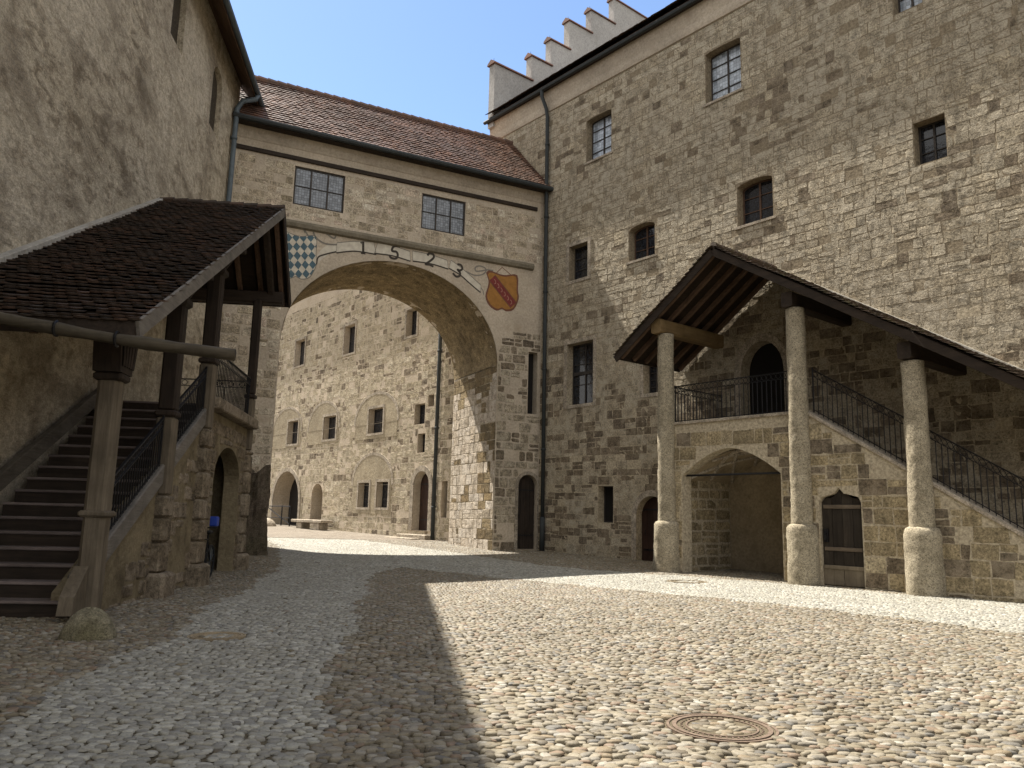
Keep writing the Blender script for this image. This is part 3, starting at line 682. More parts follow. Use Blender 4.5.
t = thing('stone_bench', 'pale stone bench against the far wall beside the small arched doorway', 'bench', RF, 34, 1.0, .4)
mb = MB(); mb.bevbox(32.1, 36.2, .35, 1.15, .98, 1.16, .03); mb.build('seat', 'stonePale', t)
for x in (32.5, 34.9): mb = MB(); mb.bevbox(x, x+.7, .45, 1.05, .2, .98, .03); mb.build('leg', 'stonePale', t)
t = thing('iron_barrier', 'dark iron barrier across the big far archway', 'barrier', RF, 40, .4, .5)
mb = MB()
for x in (37.9, 39.2, 41.6): mb.tube([(x, .45, .4), (x, .45, 2.0)], .045, 6)
mb.each('post', 'iron', t)
mb = MB(); mb.tube([(37.9, .45, 1.95), (41.6, .45, 1.95)], .035, 6); mb.tube([(37.9, .45, .8), (41.6, .45, 1.9)], .03, 6); mb.tube([(37.9, .45, 1.2), (41.6, .45, 1.2)], .025, 6); mb.each('rail', 'iron', t)
def rock(name, fr, x, y, z, rx, ry, rz, mat, label, cat, seed=1):
    rg = random.Random(seed); mb = MB(); n, m = 20, 10; vs = []
    for j in range(m+1):
        ph = PI/2*j/m
        for k in range(n):
            th = 2*PI*k/n; q = 1+.05*math.sin(3*th+seed)+.04*math.sin(3*ph+2*th)+rg.uniform(-.012, .012)
            vs.append((rx*q*math.cos(ph)**.9*math.cos(th), ry*q*math.cos(ph)**.9*math.sin(th), -.12+(rz+.12)*math.sin(ph)*(1+.03*math.cos(2*th))))
    mb.add(vs, [(j*n+k, j*n+(k+1) % n, (j+1)*n+(k+1) % n, (j+1)*n+k) for j in range(m) for k in range(n)])
    o = mb.build(name, mat, None, (0, 0, 0), True); o.location = fr.w(x, y, z); o.rotation_euler = (0, 0, fr.rot); return tag(o, label, cat)
rock('boulder', RF, 38.7, 1.6, .55, .75, .6, .6, 'stonePale', 'small pale rounded stone lying before the far archway', 'boulder', 4)

# ================================================================== BRIDGE
br = thing('arched_bridge', 'covered stone bridge building on a wide arch dated 1523 with red tiled roof', 'gatehouse', BF, 0, 0, 0)
BD = 4.8
ARCH = [(2.12, -.9), (11.28, -.9), (11.28, 8.05)] + [(6.7+4.58*math.cos(PI*k/28), 8.05+3.8*math.sin(PI*k/28)) for k in range(1, 28)] + [(2.12, 8.05)]
BWIN = [(9.17, 11.18, 13.49, 15.08), (3.86, 5.86, 13.5, 15.06)]
SLIT = arch_poly(.16, .62, 6.05, 8.8); BDOOR = arch_poly(.06, .98, .28, 3.42, .46, 14, 0)
outer = [(-.02, -.95)] + [(2.12, -.95), (2.12, 8.05)] + list(reversed([(6.7+4.58*math.cos(PI*k/28), 8.05+3.8*math.sin(PI*k/28)) for k in range(1, 28)]))[::-1] + [(11.28, 8.05), (11.28, -.95), (13.6, -.95), (13.6, 16.6), (-.02, 16.6)]
# walk the arch from the right spring (x=2.12) over the crown to x=11.28
arcpts = [(6.7-4.58*math.cos(PI*k/28), 8.05+3.8*math.sin(PI*k/28)) for k in range(1, 28)]
outer = [(-.02, -.95), (2.12, -.95), (2.12, 8.05)] + arcpts + [(11.28, 8.05), (11.28, -.95), (13.6, -.95), (13.6, 16.6), (-.02, 16.6)]
holesB = [arch_poly(*q) for q in BWIN] + [SLIT, BDOOR]
mb = MB(); mb.prism(outer, 0, -.5, 0, holesB)
ringp = [(6.7-5.0*math.cos(PI*k/28), 8.0+4.3*math.sin(PI*k/28)) for k in range(0, 29)]
bandhole = [(1.2, 8.0)]
blocks(mb, .02, 13.4, 12.9, 16.3, holesB, hrange=(.2, .36), wrange=(.25, .62), relief=(.003, .012), skip=.08, bev=.012, rough_=.7, region=lambda x, z: z < 15.2)
blocks(mb, .02, 2.1, -.3, 9.6, holesB + [ARCH], hrange=(.3, .46), wrange=(.4, .8), relief=(.004, .02), skip=.15, mi=lambda x, z: 3 if random.random() < .5 else 2)
blocks(mb, 11.3, 13.5, -.3, 11.5, [ARCH], hrange=(.28, .44), wrange=(.35, .8), relief=(.004, .02), skip=.2, mi=1)
mb.build('wall', ['plasterB', 'stoneB', 'stoneR', 'stoneDark'], br)
mb = MB(); mb.prism(outer, -BD+.5, -BD, 0); mb.build('rear_wall', ['plasterB'], br)
# the barrel and jambs of the archway
mb = MB(); prof = [(2.12, -.9), (2.12, 2.5), (2.12, 5.5), (2.12, 8.05)] + arcpts + [(11.28, 8.05), (11.28, 5), (11.28, -.9)]
n = len(prof); vs = [(x, y, z) for y in (-.5, -BD+.5) for x, z in prof]
mb.add(vs, [(i, i+1, n+i+1, n+i) for i in range(n-1)])
full = [(2.12, 8.05)] + arcpts + [(11.28, 8.05)]
mb = MB(); NA, ND = 110, 40; vs = []
for i in range(NA+1):
    a = PI*i/NA
    for k in range(ND+1):
        y = -.004-(BD-.008)*k/ND; edge = k in (0, ND)
        d = .02 + (0 if edge else .05*mnoise.noise((a*7, y*1.6, 3))+.035*mnoise.noise((a*19, y*4.5, 8))+.02*mnoise.noise((a*40, y*9, 1)))
        vs.append((6.7-(4.58-d)*math.cos(a), y, 8.05+(3.8-d)*math.sin(a)))
mb.add(vs, [(i*(ND+1)+k, i*(ND+1)+k+1, (i+1)*(ND+1)+k+1, (i+1)*(ND+1)+k) for i in range(NA) for k in range(ND)])
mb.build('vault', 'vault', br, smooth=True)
for xj, sg in ((2.12, 1), (11.28, -1)):
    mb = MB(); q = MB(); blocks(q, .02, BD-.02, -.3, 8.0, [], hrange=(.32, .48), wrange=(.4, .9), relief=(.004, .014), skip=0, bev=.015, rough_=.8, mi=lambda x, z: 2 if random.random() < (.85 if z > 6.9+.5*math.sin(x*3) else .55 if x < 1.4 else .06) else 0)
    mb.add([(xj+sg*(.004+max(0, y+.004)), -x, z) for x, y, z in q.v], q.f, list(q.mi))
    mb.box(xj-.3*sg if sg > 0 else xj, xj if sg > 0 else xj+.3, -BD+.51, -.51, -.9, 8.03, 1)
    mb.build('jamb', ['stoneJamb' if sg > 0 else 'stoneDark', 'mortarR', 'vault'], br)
mb = MB()
for k, (px_, pz_) in enumerate(full):
    if k < 4 or k > len(full)-2: continue
mb = MB(); mb.box(-.02, 13.5, -BD+.02, -.52, 12.2, 12.4); mb.build('floor_slab', 'plasterB', br)
for (a, b, c, d) in BWIN: window(br, a, b, c, d, -.05, 0, 2, 1, 'glassHex', 'frame', .07)
mb = MB()
mb.beam((.35, .02, 15.42), (13.45, .02, 15.36), .12, .17); mb.build('timber_beam', 'woodDarkX', br)
mb = MB(); mb.prism([(.0, 12.50), (.13, 12.55), (.17, 12.68), (.13, 12.78), (0, 12.84)], 0, 1); mb.v = [(.5+y*12.9, x, z) for x, y, z in mb.v]; mb.build('string_course', 'string', br)
mb = MB(); mb.prism([(0, 15.75), (.03, 15.8), (.06, 16.05), (.16, 16.3), (.16, 16.55), (0, 16.55)], 0, 1); mb.v = [(.0+y*13.5, x, z) for x, y, z in mb.v]; mb.build('cornice', 'cornice', br)
mb = MB()
mb.prism([(.5, 16.38), (-2.4, 19.6), (-5.3, 16.38), (-5.3, 16.3), (-2.4, 19.5), (.5, 16.3)], 0, 1); mb.v = [(-.35+y*14.6, x, z) for x, y, z in mb.v]
dl = math.hypot(2.9, 3.22)
tiles(mb, (-.3, -2.4, 19.61), (1, 0, 0), (0, 2.9, -3.22), 14.4, dl, .18, .2, .042, .012)
tiles(mb, (-.3, -2.4, 19.61), (1, 0, 0), (0, -2.9, -3.22), 14.4, dl, .34, .33, .024)
ro = mb.build('roof', 'tileB', br)
mb = MB()
for k in range(36): x = -.25+k*.4; mb.tube([(x, -2.4, 19.6), (x+.41, -2.4, 19.625)], [.13, .145], 8)
mb.build('ridge_tile', 'tileB', ro)
mb = MB(); mb.tube([(-.15, .55, 16.3), (13.7, .55, 16.34)], .11, 8)
mb.build('gutter', 'zinc', br)
mb = MB(); mb.box(-.1, 13.5, .17, .5, 16.2, 16.32); mb.build('eaves_board', 'woodDarkX', br)
mb = MB(); mb.beam((-.10, .45, 16.55), (-.62, -2.4, 19.72), .3, .05, (1, 0, 0)); mb.build('roof_flashing', 'flash', br)
plank_door(br, .08, .96, .3, 3.38, -.22, .44, 4, 'woodDark')
mb = MB(); mb.prism(SLIT, -.42, -.46); mb.build('slit_opening', 'dark', br)
mb = MB(); surround(mb, .06, .98, .28, 3.42, .14, -.01, .028, .46, False); mb.build('door_surround', 'stonePale', br)
mb = MB(); mb.box(.7, .74, -.04, .02, 13.3, 15.2)
# painted decoration: thin paint layers, each a little proud of the one below
def ribbon(mb, pts, w, y0, y1, mi=0):
    """stroke of width w along (x,z) points"""
    pts = [Vector((p[0], p[1])) for p in pts]; l, r = [], []
    for i, p in enumerate(pts):
        d = (pts[min(i+1, len(pts)-1)]-pts[max(i-1, 0)]).normalized(); nn = Vector((-d.y, d.x)); ww = w if not isinstance(w, (list, tuple)) else w[i]
        l.append(p+nn*ww/2); r.append(p-nn*ww/2)
    n = len(pts); vs = [(p.x, y1, p.y) for p in l+r] + [(p.x, y0, p.y) for p in l+r]
    fs = [(i, i+1, n+i+1, n+i) for i in range(n-1)] + [(i, i+1, 2*n+i+1, 2*n+i) for i in range(n-1)] + [(n+i, n+i+1, 3*n+i+1, 3*n+i) for i in range(n-1)]
    mb.add(vs, fs, mi)
def curve(pts, n=8):
    out = []; P_ = [pts[0]] + list(pts) + [pts[-1]]
    for i in range(1, len(P_)-2):
        for k in range(n):
            t = k/n; p0, p1, p2, p3 = P_[i-1], P_[i], P_[i+1], P_[i+2]
            out.append(tuple(.5*(2*p1[j]+(p2[j]-p0[j])*t+(2*p0[j]-5*p1[j]+4*p2[j]-p3[j])*t*t+(3*p1[j]-p0[j]-3*p2[j]+p3[j])*t**3) for j in (0, 1)))
    return out + [tuple(pts[-1])]
def band(top, bot, y0, y1, mb, mi):
    t, b = curve(top), curve(bot); n = len(t)
    mb.add([(p[0], y1, p[1]) for p in t+b] + [(p[0], y0, p[1]) for p in t+b], [(i, i+1, n+i+1, n+i) for i in range(n-1)] + [(i, i+1, 2*n+i+1, 2*n+i) for i in range(n-1)] + [(n+i, n+i+1, 3*n+i+1, 3*n+i) for i in range(n-1)], mi)
mb = MB()
segs = [([(9.35, 12.22), (8.6, 12.42), (7.85, 12.52)], [(9.35, 11.80), (8.6, 12.0), (7.72, 12.02)]),
        ([(7.68, 12.52), (7.0, 12.5), (6.3, 12.40)], [(7.80, 12.05), (7.05, 12.08), (6.25, 11.98)]),
        ([(6.18, 12.44), (5.4, 12.42), (4.62, 12.30)], [(6.15, 12.0), (5.35, 12.02), (4.55, 11.92)]),
        ([(4.45, 12.34), (4.0, 12.1), (3.45, 11.75), (3.02, 11.45)], [(4.52, 11.96), (4.0, 11.75), (3.5, 11.42), (3.02, 11.12)])]
for tp, bt in segs: band(tp, bt, 0, .004, mb, 0)
for tp, bt in segs:
    ribbon(mb, curve(bt), .055, .004, .008, 2); ribbon(mb, curve(tp), .03, .004, .008, 1)
    ribbon(mb, [tp[0], bt[0]], .016, .004, .008, 1); ribbon(mb, [tp[-1], bt[-1]], .016, .004, .008, 1)
# curling ends of the scroll
band([(9.35, 12.2), (9.7, 12.08), (10.0, 11.75), (10.2, 11.3)], [(9.35, 11.82), (9.6, 11.72), (9.85, 11.5), (10.08, 11.2)], 0, .004, mb, 0)
ribbon(mb, curve([(9.35, 12.14), (9.8, 12.1), (10.15, 12.25), (10.3, 12.5), (10.1, 12.62), (9.75, 12.5), (9.5, 12.38), (9.42, 12.5), (9.6, 12.62), (9.85, 12.55)]), .07, .004, .008, 1)
ribbon(mb, curve([(9.35, 11.85), (9.75, 11.68), (10.05, 11.5), (10.1, 11.2)]), .06, .004, .008, 2)
ribbon(mb, curve([(3.02, 11.35), (2.9, 11.2), (2.88, 11.05)]), .035, 0, .004, 1)
ribbon(mb, curve([(3.75, 11.95), (3.35, 11.85), (3.0, 11.92), (2.8, 12.1), (2.85, 12.25), (3.1, 12.3), (3.3, 12.2), (3.28, 12.05), (3.05, 12.08), (2.75, 12.18), (2.45, 12.2)]), .06, 0, .004, 1)
dg = {'1': [[(-.10, .16), (.03, .24), (.03, -.24)], [(-.09, -.24), (.14, -.24)]],
      '5': [[(.16, .26), (-.06, .20), (-.10, .02), (.06, .03), (.13, -.08), (.08, -.22), (-.10, -.24), (-.16, -.16)]],
      '2': [[(-.14, .12), (-.06, .24), (.08, .22), (.11, .10), (-.02, -.08), (-.15, -.22), (.0, -.20), (.16, -.23)]],
      '3': [[(-.13, .20), (.0, .25), (.11, .16), (.06, .04), (-.04, .02), (.10, -.04), (.13, -.16), (.02, -.25), (-.14, -.20)]]}
for ch, cx, cz, rot in (('1', 8.3, 12.22, .06), ('5', 6.95, 12.25, -.1), ('2', 5.38, 12.2, -.12), ('3', 4.1, 11.93, -.4)):
    for stq in dg[ch]:
        pts = curve([(1.15*a_, 1.15*b_) for a_, b_ in stq], 6) if ch != '1' else [(.8*a_, b_) for a_, b_ in stq]
        # x runs to the viewer's left, so mirror
        ribbon(mb, [(cx - (p[0]*math.cos(rot)-p[1]*math.sin(rot)), cz + p[0]*math.sin(rot)+p[1]*math.cos(rot)) for p in pts], .095, .004, .009, 2)
sc = mb.build('painted_date_scroll', ['white', 'grey', 'ink'], br)
# right shield: ochre with a dark red bend
def shield(cx, cz, w, h, k=1.0):
    p = [(-.5, .42), (-.40, .5), (-.1, .45), (.1, .45), (.44, .5), (.47, .1), (.5, -.12), (.36, -.42), (.14, -.5), (0, -.46), (-.16, -.52), (-.38, -.42), (-.5, -.2), (-.44, .05), (-.42, .22)]
    return [(cx - q[0]*w*k, cz + q[1]*h*k) for q in p]
mb = MB(); cx, cz, w, h = 1.98, 11.32, 1.62, 1.72
def sm(p): return curve(p+[p[0]], 3)[:-1]
mb.prism(sm(shield(cx, cz, w, h)), .005, 0, 0); mb.prism(sm(shield(cx, cz, w, h, .9)), .009, .005, 1)
def bend(x0, z0, x1, z1, ww, y0, y1, mi): ribbon(mb, [(x0, z0), (x1, z1)], ww, y0, y1, mi)
bend(2.50, 11.86, 1.42, 10.78, .44, .009, .013, 0); bend(2.49, 11.85, 1.44, 10.80, .34, .013, .016, 2)
for k in range(6): x = 2.34-k*.16; ribbon(mb, curve([(x+.06, x+9.46), (x, x+9.42), (x-.02, x+9.30), (x+.05, x+9.27)], 4), .028, .016, .019, 3)
ribbon(mb, [(2.35, 12.05), (2.02, 12.42), (1.55, 12.12)], .035, 0, .004, 0)
mb.build('painted_red_ochre_shield', ['rim', 'orange', 'redP', 'pinkP'], br)
mb = MB(); cx, cz, w, h = 10.86, 11.42, 1.55, 1.85; base = sm(shield(cx, cz, w, h, .96))
mb.prism(sm(shield(cx, cz, w, h)), .004, 0, 1); mb.prism(base, .008, .004, 0)
def clip(subj, win):
    out = list(subj); A = sum(win[i][0]*win[(i+1) % 4][1]-win[(i+1) % 4][0]*win[i][1] for i in range(4)); sg = 1 if A > 0 else -1
    for i in range(len(win)):
        (ax, az), (bx, bz) = win[i], win[(i+1) % len(win)]; src, out = out, []
        sd = lambda q: sg*((bx-ax)*(q[1]-az)-(bz-az)*(q[0]-ax))
        for k in range(len(src)):
            p, q = src[k-1], src[k]; dp, dq = sd(p), sd(q)
            if (dp >= 0) != (dq >= 0): f_ = dp/(dp-dq); out.append((p[0]+(q[0]-p[0])*f_, p[1]+(q[1]-p[1])*f_))
            if dq >= 0: out.append(q)
        if not out: return []
    return out
for i in range(-5, 6):
    for j in range(-5, 6):
        x = cx + .28*i + .05*j; z = cz + .36*j - .05*i
        cl = clip(base, [(x+.14, z-.025), (x+.025, z+.18), (x-.14, z+.025), (x-.025, z-.18)])
        if len(cl) > 2: mb.prism(cl, .012, .008, 2)
ribbon(mb, [(10.5, 12.3), (10.75, 12.66), (10.62, 12.4)], .06, 0, .004, 1)
mb.build('painted_lozenge_shield', ['white', 'grey', 'blueP'], br)

# ================================================================== LEFT RANGE
lb = thing('stone_building', 'tall left-hand castle building with peeling rough plaster and overhanging eaves', 'building', LF, 0, 0, 0)
LN = [arch_poly(-4.1, -2.95, 14.9, 17.7, .35), arch_poly(-8.8, -7.5, 14.5, 16.85, .6, 8)]
mb = MB(); mb.prism([(-11.3, -1), (40, -1), (40, 18.15), (-11.3, 18.15)], 0, -.4, 0, LN); mb.build('wall', 'plasterL', lb)
mb = MB(); mb.box(-11.3, 40, -11, -.41, -1, 18.3); mb.build('inner_building', 'plasterL', lb)
mb = MB()
for q in LN: mb.prism(q, -.18, -.22)
mb.each('window_niche', 'nicheDark', lb)
mb = MB(); rise = 1.15
mb.prism([(.74, 17.4), (.74, 17.55), (-5.5, 17.55+rise*6.24), (-11.8, 17.55), (-11.8, 17.4), (-5.5, 17.4+rise*6.24)], 0, 1)
mb.v = [(-11.75+y*52, x+(.62*y if x > -5 else 0), z) for x, y, z in mb.v]; mb.build('roof', ['tileL'], lb)  # overhang of roof, soffit and gutter flares cameraward, shaped to shift its cast shadow
mb = MB(); mb.prism([(.71, 17.37), (0.02, 18.12), (.02, 18.05), (.69, 17.31)], 0, 1); mb.v = [(-11.6+y*51.5, x+(.62*y if x > .3 else 0), z) for x, y, z in mb.v]; mb.build('soffit', 'woodRaft', lb)
mb = MB(); mb.tube([(-11.75, .80, 17.45), (38, 1.40, 17.45)], .10, 8); mb.build('gutter', 'zincL', lb)
mb = MB(); mb.prism([(.78, 17.2), (.78, 17.62), (-5.5, 17.80+rise*6.24), (-5.5, 17.25+rise*6.24)], 0, 1); mb.v = [(-11.85+y*.1, x, z) for x, y, z in mb.v]; mb.build('verge_board', 'woodDarkX', lb)
mb = MB(); mb.tube([(-10.75, .80, 17.38), (-10.7, .75, 17.18), (-10.55, .3, 16.98), (-10.45, .15, 16.6), (-10.42, .14, 13), (-10.4, .14, 6), (-10.4, .14, .2)], .10, 8)
for z in (15.4, 12.4, 9): mb.tube([(-10.42, .14, z-.05), (-10.42, .14, z+.05)], .125, 8)
mb.build('downpipe', 'zincL', lb, smooth=True)

# ================================================================== RIGHT COVERED STAIRCASE
rs = thing('covered_staircase', 'sunlit stone staircase with three round columns under a mossy tiled roof, right', 'staircase', RF, 0, 2.9, 0)
FY = 2.9   # front wall face
slope = .632
def rz(x): return 4.66 - slope*max(0, -x-.28)   # coping line of the stair wall
arc2 = [(4.25, .0-.6), (4.25, 2.85)] ; AX0, AX1 = .62, 4.07
lowarch = lambda u: 3.0 + .80*(1-abs(u)**1.7)
rec = [(AX0, -.6), (AX1, -.6), (AX1, 3.0)] + [((AX0+AX1)/2 + (AX1-AX0)/2*(1-k/7), lowarch(1-k/7)) for k in range(1, 14)] + [(AX0, 3.0)]
D3 = [(-1.66, .03), (-.50, .03), (-.50, 2.18), (-.56, 2.32), (-.75, 2.38), (-.92, 2.42), (-1.06, 2.58), (-1.2, 2.42), (-1.4, 2.38), (-1.6, 2.32), (-1.66, 2.18)]
recO = [(AX0, -.6), (AX0, 3.0)] + [((AX0+AX1)/2 - (AX1-AX0)/2*(1-k/7), lowarch(1-k/7)) for k in range(1, 14)] + [(AX1, 3.0), (AX1, -.6)]
front = [(-7.6, -.6)] + recO + [(4.78, -.6), (4.78, 4.64), (-.28, 4.64), (-7.4, rz(-7.4)), (-7.6, rz(-7.6))]
mb = MB(); mb.prism(front, FY, FY-.45, 0, [D3])
blocks(mb, -7.5, 4.76, -.25, 4.6, [rec, D3], FY, hrange=(.3, .46), wrange=(.35, .8), relief=(.004, .014), skip=.04, bev=.014, rough_=.6, region=lambda x, z: z < rz(x)-.28, mi=lambda x, z: 3 if random.random() < .3 else 1)
mb.box(4.33, 4.78, .02, FY-.451, -.6, 4.6)
# left side wall of the recess, facing into it, and its back wall and vault
q = MB(); blocks(q, .05, FY-.5, -.2, 3.0, [], 0, hrange=(.3, .4), wrange=(.6, 1.1), relief=(.004, .014), skip=.0, joint=.035)
mb.add([(4.33-y, x, z) for x, y, z in q.v], q.f, 2)
mb.box(.16, .6, .02, FY-.451, -.6, 4.6)
mb.build('wall', ['mortarR', 'stoneS', 'stoneS', 'stoneDark'], rs)
mb = MB(); mb.box(.61, 4.32, .012, .06, -.5, 4.2); mb.build('recess_wall', 'plasterRec', rs)
# shallow ribbed vault over the recess
def vz(x, y):
    u = (x-(AX0+AX1)/2)/((4.32-.62)/2); return 2.97 + .80*(1-abs(u)**1.7) + .04*math.sin(PI*(y-.06)/2.4)
mb = MB(); NX, NY = 18, 8
mb.add([(.61+(4.32-.61)*i/NX, .06+(FY-.45-.06)*j/NY, vz(.61+(4.32-.61)*i/NX, .06+(FY-.45-.06)*j/NY)) for j in range(NY+1) for i in range(NX+1)],
       [(j*(NX+1)+i, j*(NX+1)+i+1, (j+1)*(NX+1)+i+1, (j+1)*(NX+1)+i) for j in range(NY) for i in range(NX)])
va = mb.build('vault', 'plasterRec', rs, smooth=True)
mb = MB()
def rib(x0, y0, x1, y1): mb.tube([(x0+(x1-x0)*k/10, y0+(y1-y0)*k/10, vz(x0+(x1-x0)*k/10, y0+(y1-y0)*k/10)-.03) for k in range(11)], .055, 6)
for g in ((.7, .1, 2.35, 2.4), (4.2, .1, 2.35, 2.4), (.7, 2.4, 2.35, .1), (4.2, 2.4, 2.35, .1), (.7, 1.25, 2.35, 2.4), (4.2, 1.25, 2.35, 2.4), (1.4, .1, 3.3, 2.4), (3.3, .1, 1.4, 2.4)): rib(*g)
mb.each('rib', 'stonePale', va)
mb = MB(); mb.tube([(AX0-.02, FY-.2, 3.02), (AX1+.02, FY-.2, 3.02)], .035, 6); mb.build('tie_bar', 'iron', rs)
mb = MB(); mb.prism([(.3, .1), (1.5, .1), (1.5, 2.2), (.9, 2.75), (.3, 2.2)], .602, .64); mb.v = [(z_, x_+.35, y_) for x_, z_, y_ in mb.v]; mb.build('doorway', 'dark', rs)
# coping, steps, landing
mb = MB(); mb.beam((4.8, FY-.22, 4.665), (-.28, FY-.22, 4.665), .54, .09); mb.beam((-.24, FY-.22, 4.64), (-7.5, FY-.22, rz(-7.5)+.02), .54, .09); mb.each('coping', 'stonePale', rs)
mb = MB(); mb.box(.0, 4.33, .06, FY-.46, 4.25, 4.5)
for k in range(18):
    x1 = -.0-k*.4; z = 4.5-.252*(k+1)
    mb.box(x1-.42, x1, .03, FY-.46, max(-.6, z-.6), z)
mb.build('steps', 'stonePale', rs)
mb = MB()
railing(mb, (4.55, FY-.2, 4.70), (.34, FY-.2, 4.70), 1.2, .155)
railing(mb, (4.55, .1, 4.70), (4.55, FY-.3, 4.70), 1.2, .155)
mb.build('landing_railing', 'iron', rs)
mb = MB(); railing(mb, (-.34, FY-.2, 4.66), (-7.2, FY-.2, rz(-7.2)+.05), 1.2, .16); mb.build('stair_railing', 'iron', rs)
# small side door under the stair
mb = MB()
for k in range(4):
    xa = -1.64+k*.285; xb = xa+.275; c = (xa+xb)/2
    tops = [(x, 2.30+.26*math.exp(-((x+1.07)/.17)**2)*1.0 - .14*max(0, abs(x+1.07)-.45)/.13) for x in np.linspace(xb, xa, 6)]
    mb.prism([(xa, .52), (xb, .52)] + tops, FY-.12+random.uniform(-.005, .005), FY-.18)
dd = mb.build('door', 'woodDoor', rs)
mb = MB()
for k in range(2): mb.bevbox(-1.64+k*.575, -1.075+k*.575, FY-.18, FY-.10, .05, .52, .01)
mb.bevbox(-1.64, -.52, FY-.11, FY-.07, .46, .56, .01); mb.each('kickboard', 'woodDoorLo', dd)
mb = MB()
for z in (2.08, .98): mb.bevbox(-1.6, -.56, FY-.118, FY-.085, z-.05, z+.05, .01)
mb.each('batten', 'woodBatten', dd)
mb = MB(); mb.box(-.68, -.56, FY-.12, FY-.07, 1.15, 1.5); mb.tube([(-.62, FY-.07, 1.4), (-.62, FY-.0, 1.36), (-.62, FY-.0, 1.22), (-.62, FY-.07, 1.18)], .018, 6); mb.build('lock', 'iron', dd)
# round columns
for x, top in ((4.60, 7.6), (-.05, 7.6), (-3.2, 5.66)):
    mb = MB(); cy = 3.0
    mb.lathe(x, cy, [(.285, 1.45), (.28, 2.6), (.27, 4.5), (.262, top-.6), (.258, top-.02), (.24, top)], 40, worn=1.0)
    c = mb.build('column', 'column', rs, smooth=True)
    mb = MB(); mb.lathe(x, cy, [(.43, -.4), (.43, .1), (.415, .8), (.41, 1.4), (.395, 1.50), (.36, 1.57), (.27, 1.61)], 40, worn=1.3)
    mb.build('base', 'column', c, smooth=True)
# roof: long slope falling with the stairs, short slope towards the bridge
RYF = 3.48; ridge = (2.36, 9.97)
def zr(x): return ridge[1]-.622*(ridge[0]-x) if x < ridge[0] else ridge[1]-.705*(x-ridge[0])
XE0, XE1 = -7.4, 6.33
mb = MB()
for xa, xb in ((ridge[0], XE0), (ridge[0], XE1)):
    za, zb = zr(xa), zr(xb)
    mb.add([(xa, y, z) for y in (.02, RYF-.04) for z in (za-.05, za-.085)] + [(xb, y, z) for y in (.02, RYF-.04) for z in (zb-.05, zb-.085)],
           [(0, 1, 3, 2), (4, 6, 7, 5), (0, 2, 6, 4), (1, 5, 7, 3), (0, 4, 5, 1), (2, 3, 7, 6)])
rf = mb.build('roof', 'woodDeck', rs)
mb = MB()
tiles(mb, (ridge[0], .05, ridge[1]-.03), (0, 1, 0), (-1, 0, -.622), RYF+.03, (ridge[0]-XE0)*1.178, .19, .2, .055, .025)
tiles(mb, (ridge[0], .05, ridge[1]-.03), (0, 1, 0), (1, 0, -.705), RYF+.03, (XE1-ridge[0])*1.2235+.05, .19, .2, .055, .025)
for k in range(9): mb.tube([(ridge[0], .06+k*.375, ridge[1]-.01), (ridge[0], .06+k*.375+.38, ridge[1]+.01)], [.10, .115], 8)
mb.build('roof_tiles', 'tileR', rf)
mb = MB()
for k in range(6):
    y = .18+k*.62
    mb.beam((ridge[0]+.03, y, zr(ridge[0])-.17), (XE1-.05, y, zr(XE1-.05)-.16), .12, .15)
    mb.beam((ridge[0]-.03, y, zr(ridge[0])-.17), (XE0, y, zr(XE0)-.16), .12, .15)
mb.each('rafter', 'woodRaft', rf)
mb = MB()
mb.beam((ridge[0], RYF, ridge[1]-.21), (XE1+.05, RYF, zr(XE1)-.22), .05, .24); mb.beam((ridge[0], RYF, ridge[1]-.21), (XE0, RYF, zr(XE0)-.21), .05, .22)
mb.beam((XE1+.06, .05, zr(XE1)-.12), (XE1+.06, RYF, zr(XE1)-.12), .05, .16); mb.each('barge_board', 'woodDarkX', rf)
mb = MB(); mb.beam((ridge[0], .03, ridge[1]+.02), (XE0, .03, zr(XE0)+.04), .12, .08); mb.build('mortar_fillet', 'flash', rf)
mb = MB(); mb.beam((4.68, .02, 7.84), (4.68, 3.38, 7.84), .42, .46); mb.build('column_beam', 'woodBeam', rs)
for x, z in ((0.0, 7.82), (-3.15, 5.90)):
    mb = MB(); mb.beam((x, .02, z), (x, 3.34, z), .34, .42); mb.build('column_beam', 'woodDarkY', rs)

# ================================================================== LEFT COVERED STAIRCASE
ls = thing('covered_staircase', 'shaded wooden staircase on the left under a dark tiled roof with timber posts', 'staircase', LF, 2, 2.7, 0)
LR = (-3.33, 10.06); LYF = 3.42
def zl(x): return LR[1]-.552*(x-LR[0]) if x > LR[0] else LR[1]-.99*(LR[0]-x)
LX1, LX0 = 7.25, -5.45
# steps
mb = MB()
for k in range(17):
    x = -.1+.39*k; z = 4.0-.235*k
    mb.bevbox(x-.43, x+.03, .3, 2.5, z-.05, z, .012)
mb.build('tread', 'woodStep', ls)
mb = MB()
for k in range(17):
    x = -.1+.39*k; z = 4.0-.235*k; mb.box(x-.03, x, .31, 2.49, max(-.2, z-.236), z-.052)
mb.build('riser', 'woodDarkY', ls)
mb = MB(); mb.beam((-.3, .2, 4.18), (7.1, .2, .26), .14, .30); mb.build('stringer', 'woodStringer', ls)
mb = MB(); mb.beam((-.15, 2.58, 3.86), (6.25, 2.58, .48), .2, .34); mb.build('stringer', 'woodGreyX', ls)
mb = MB(); mb.box(-4.95, .0, .05, 2.5, 3.72, 3.95); mb.box(-4.9, -.5, .1, 2.5, 3.95, 4.0); mb.build('landing', 'woodDarkX', ls)
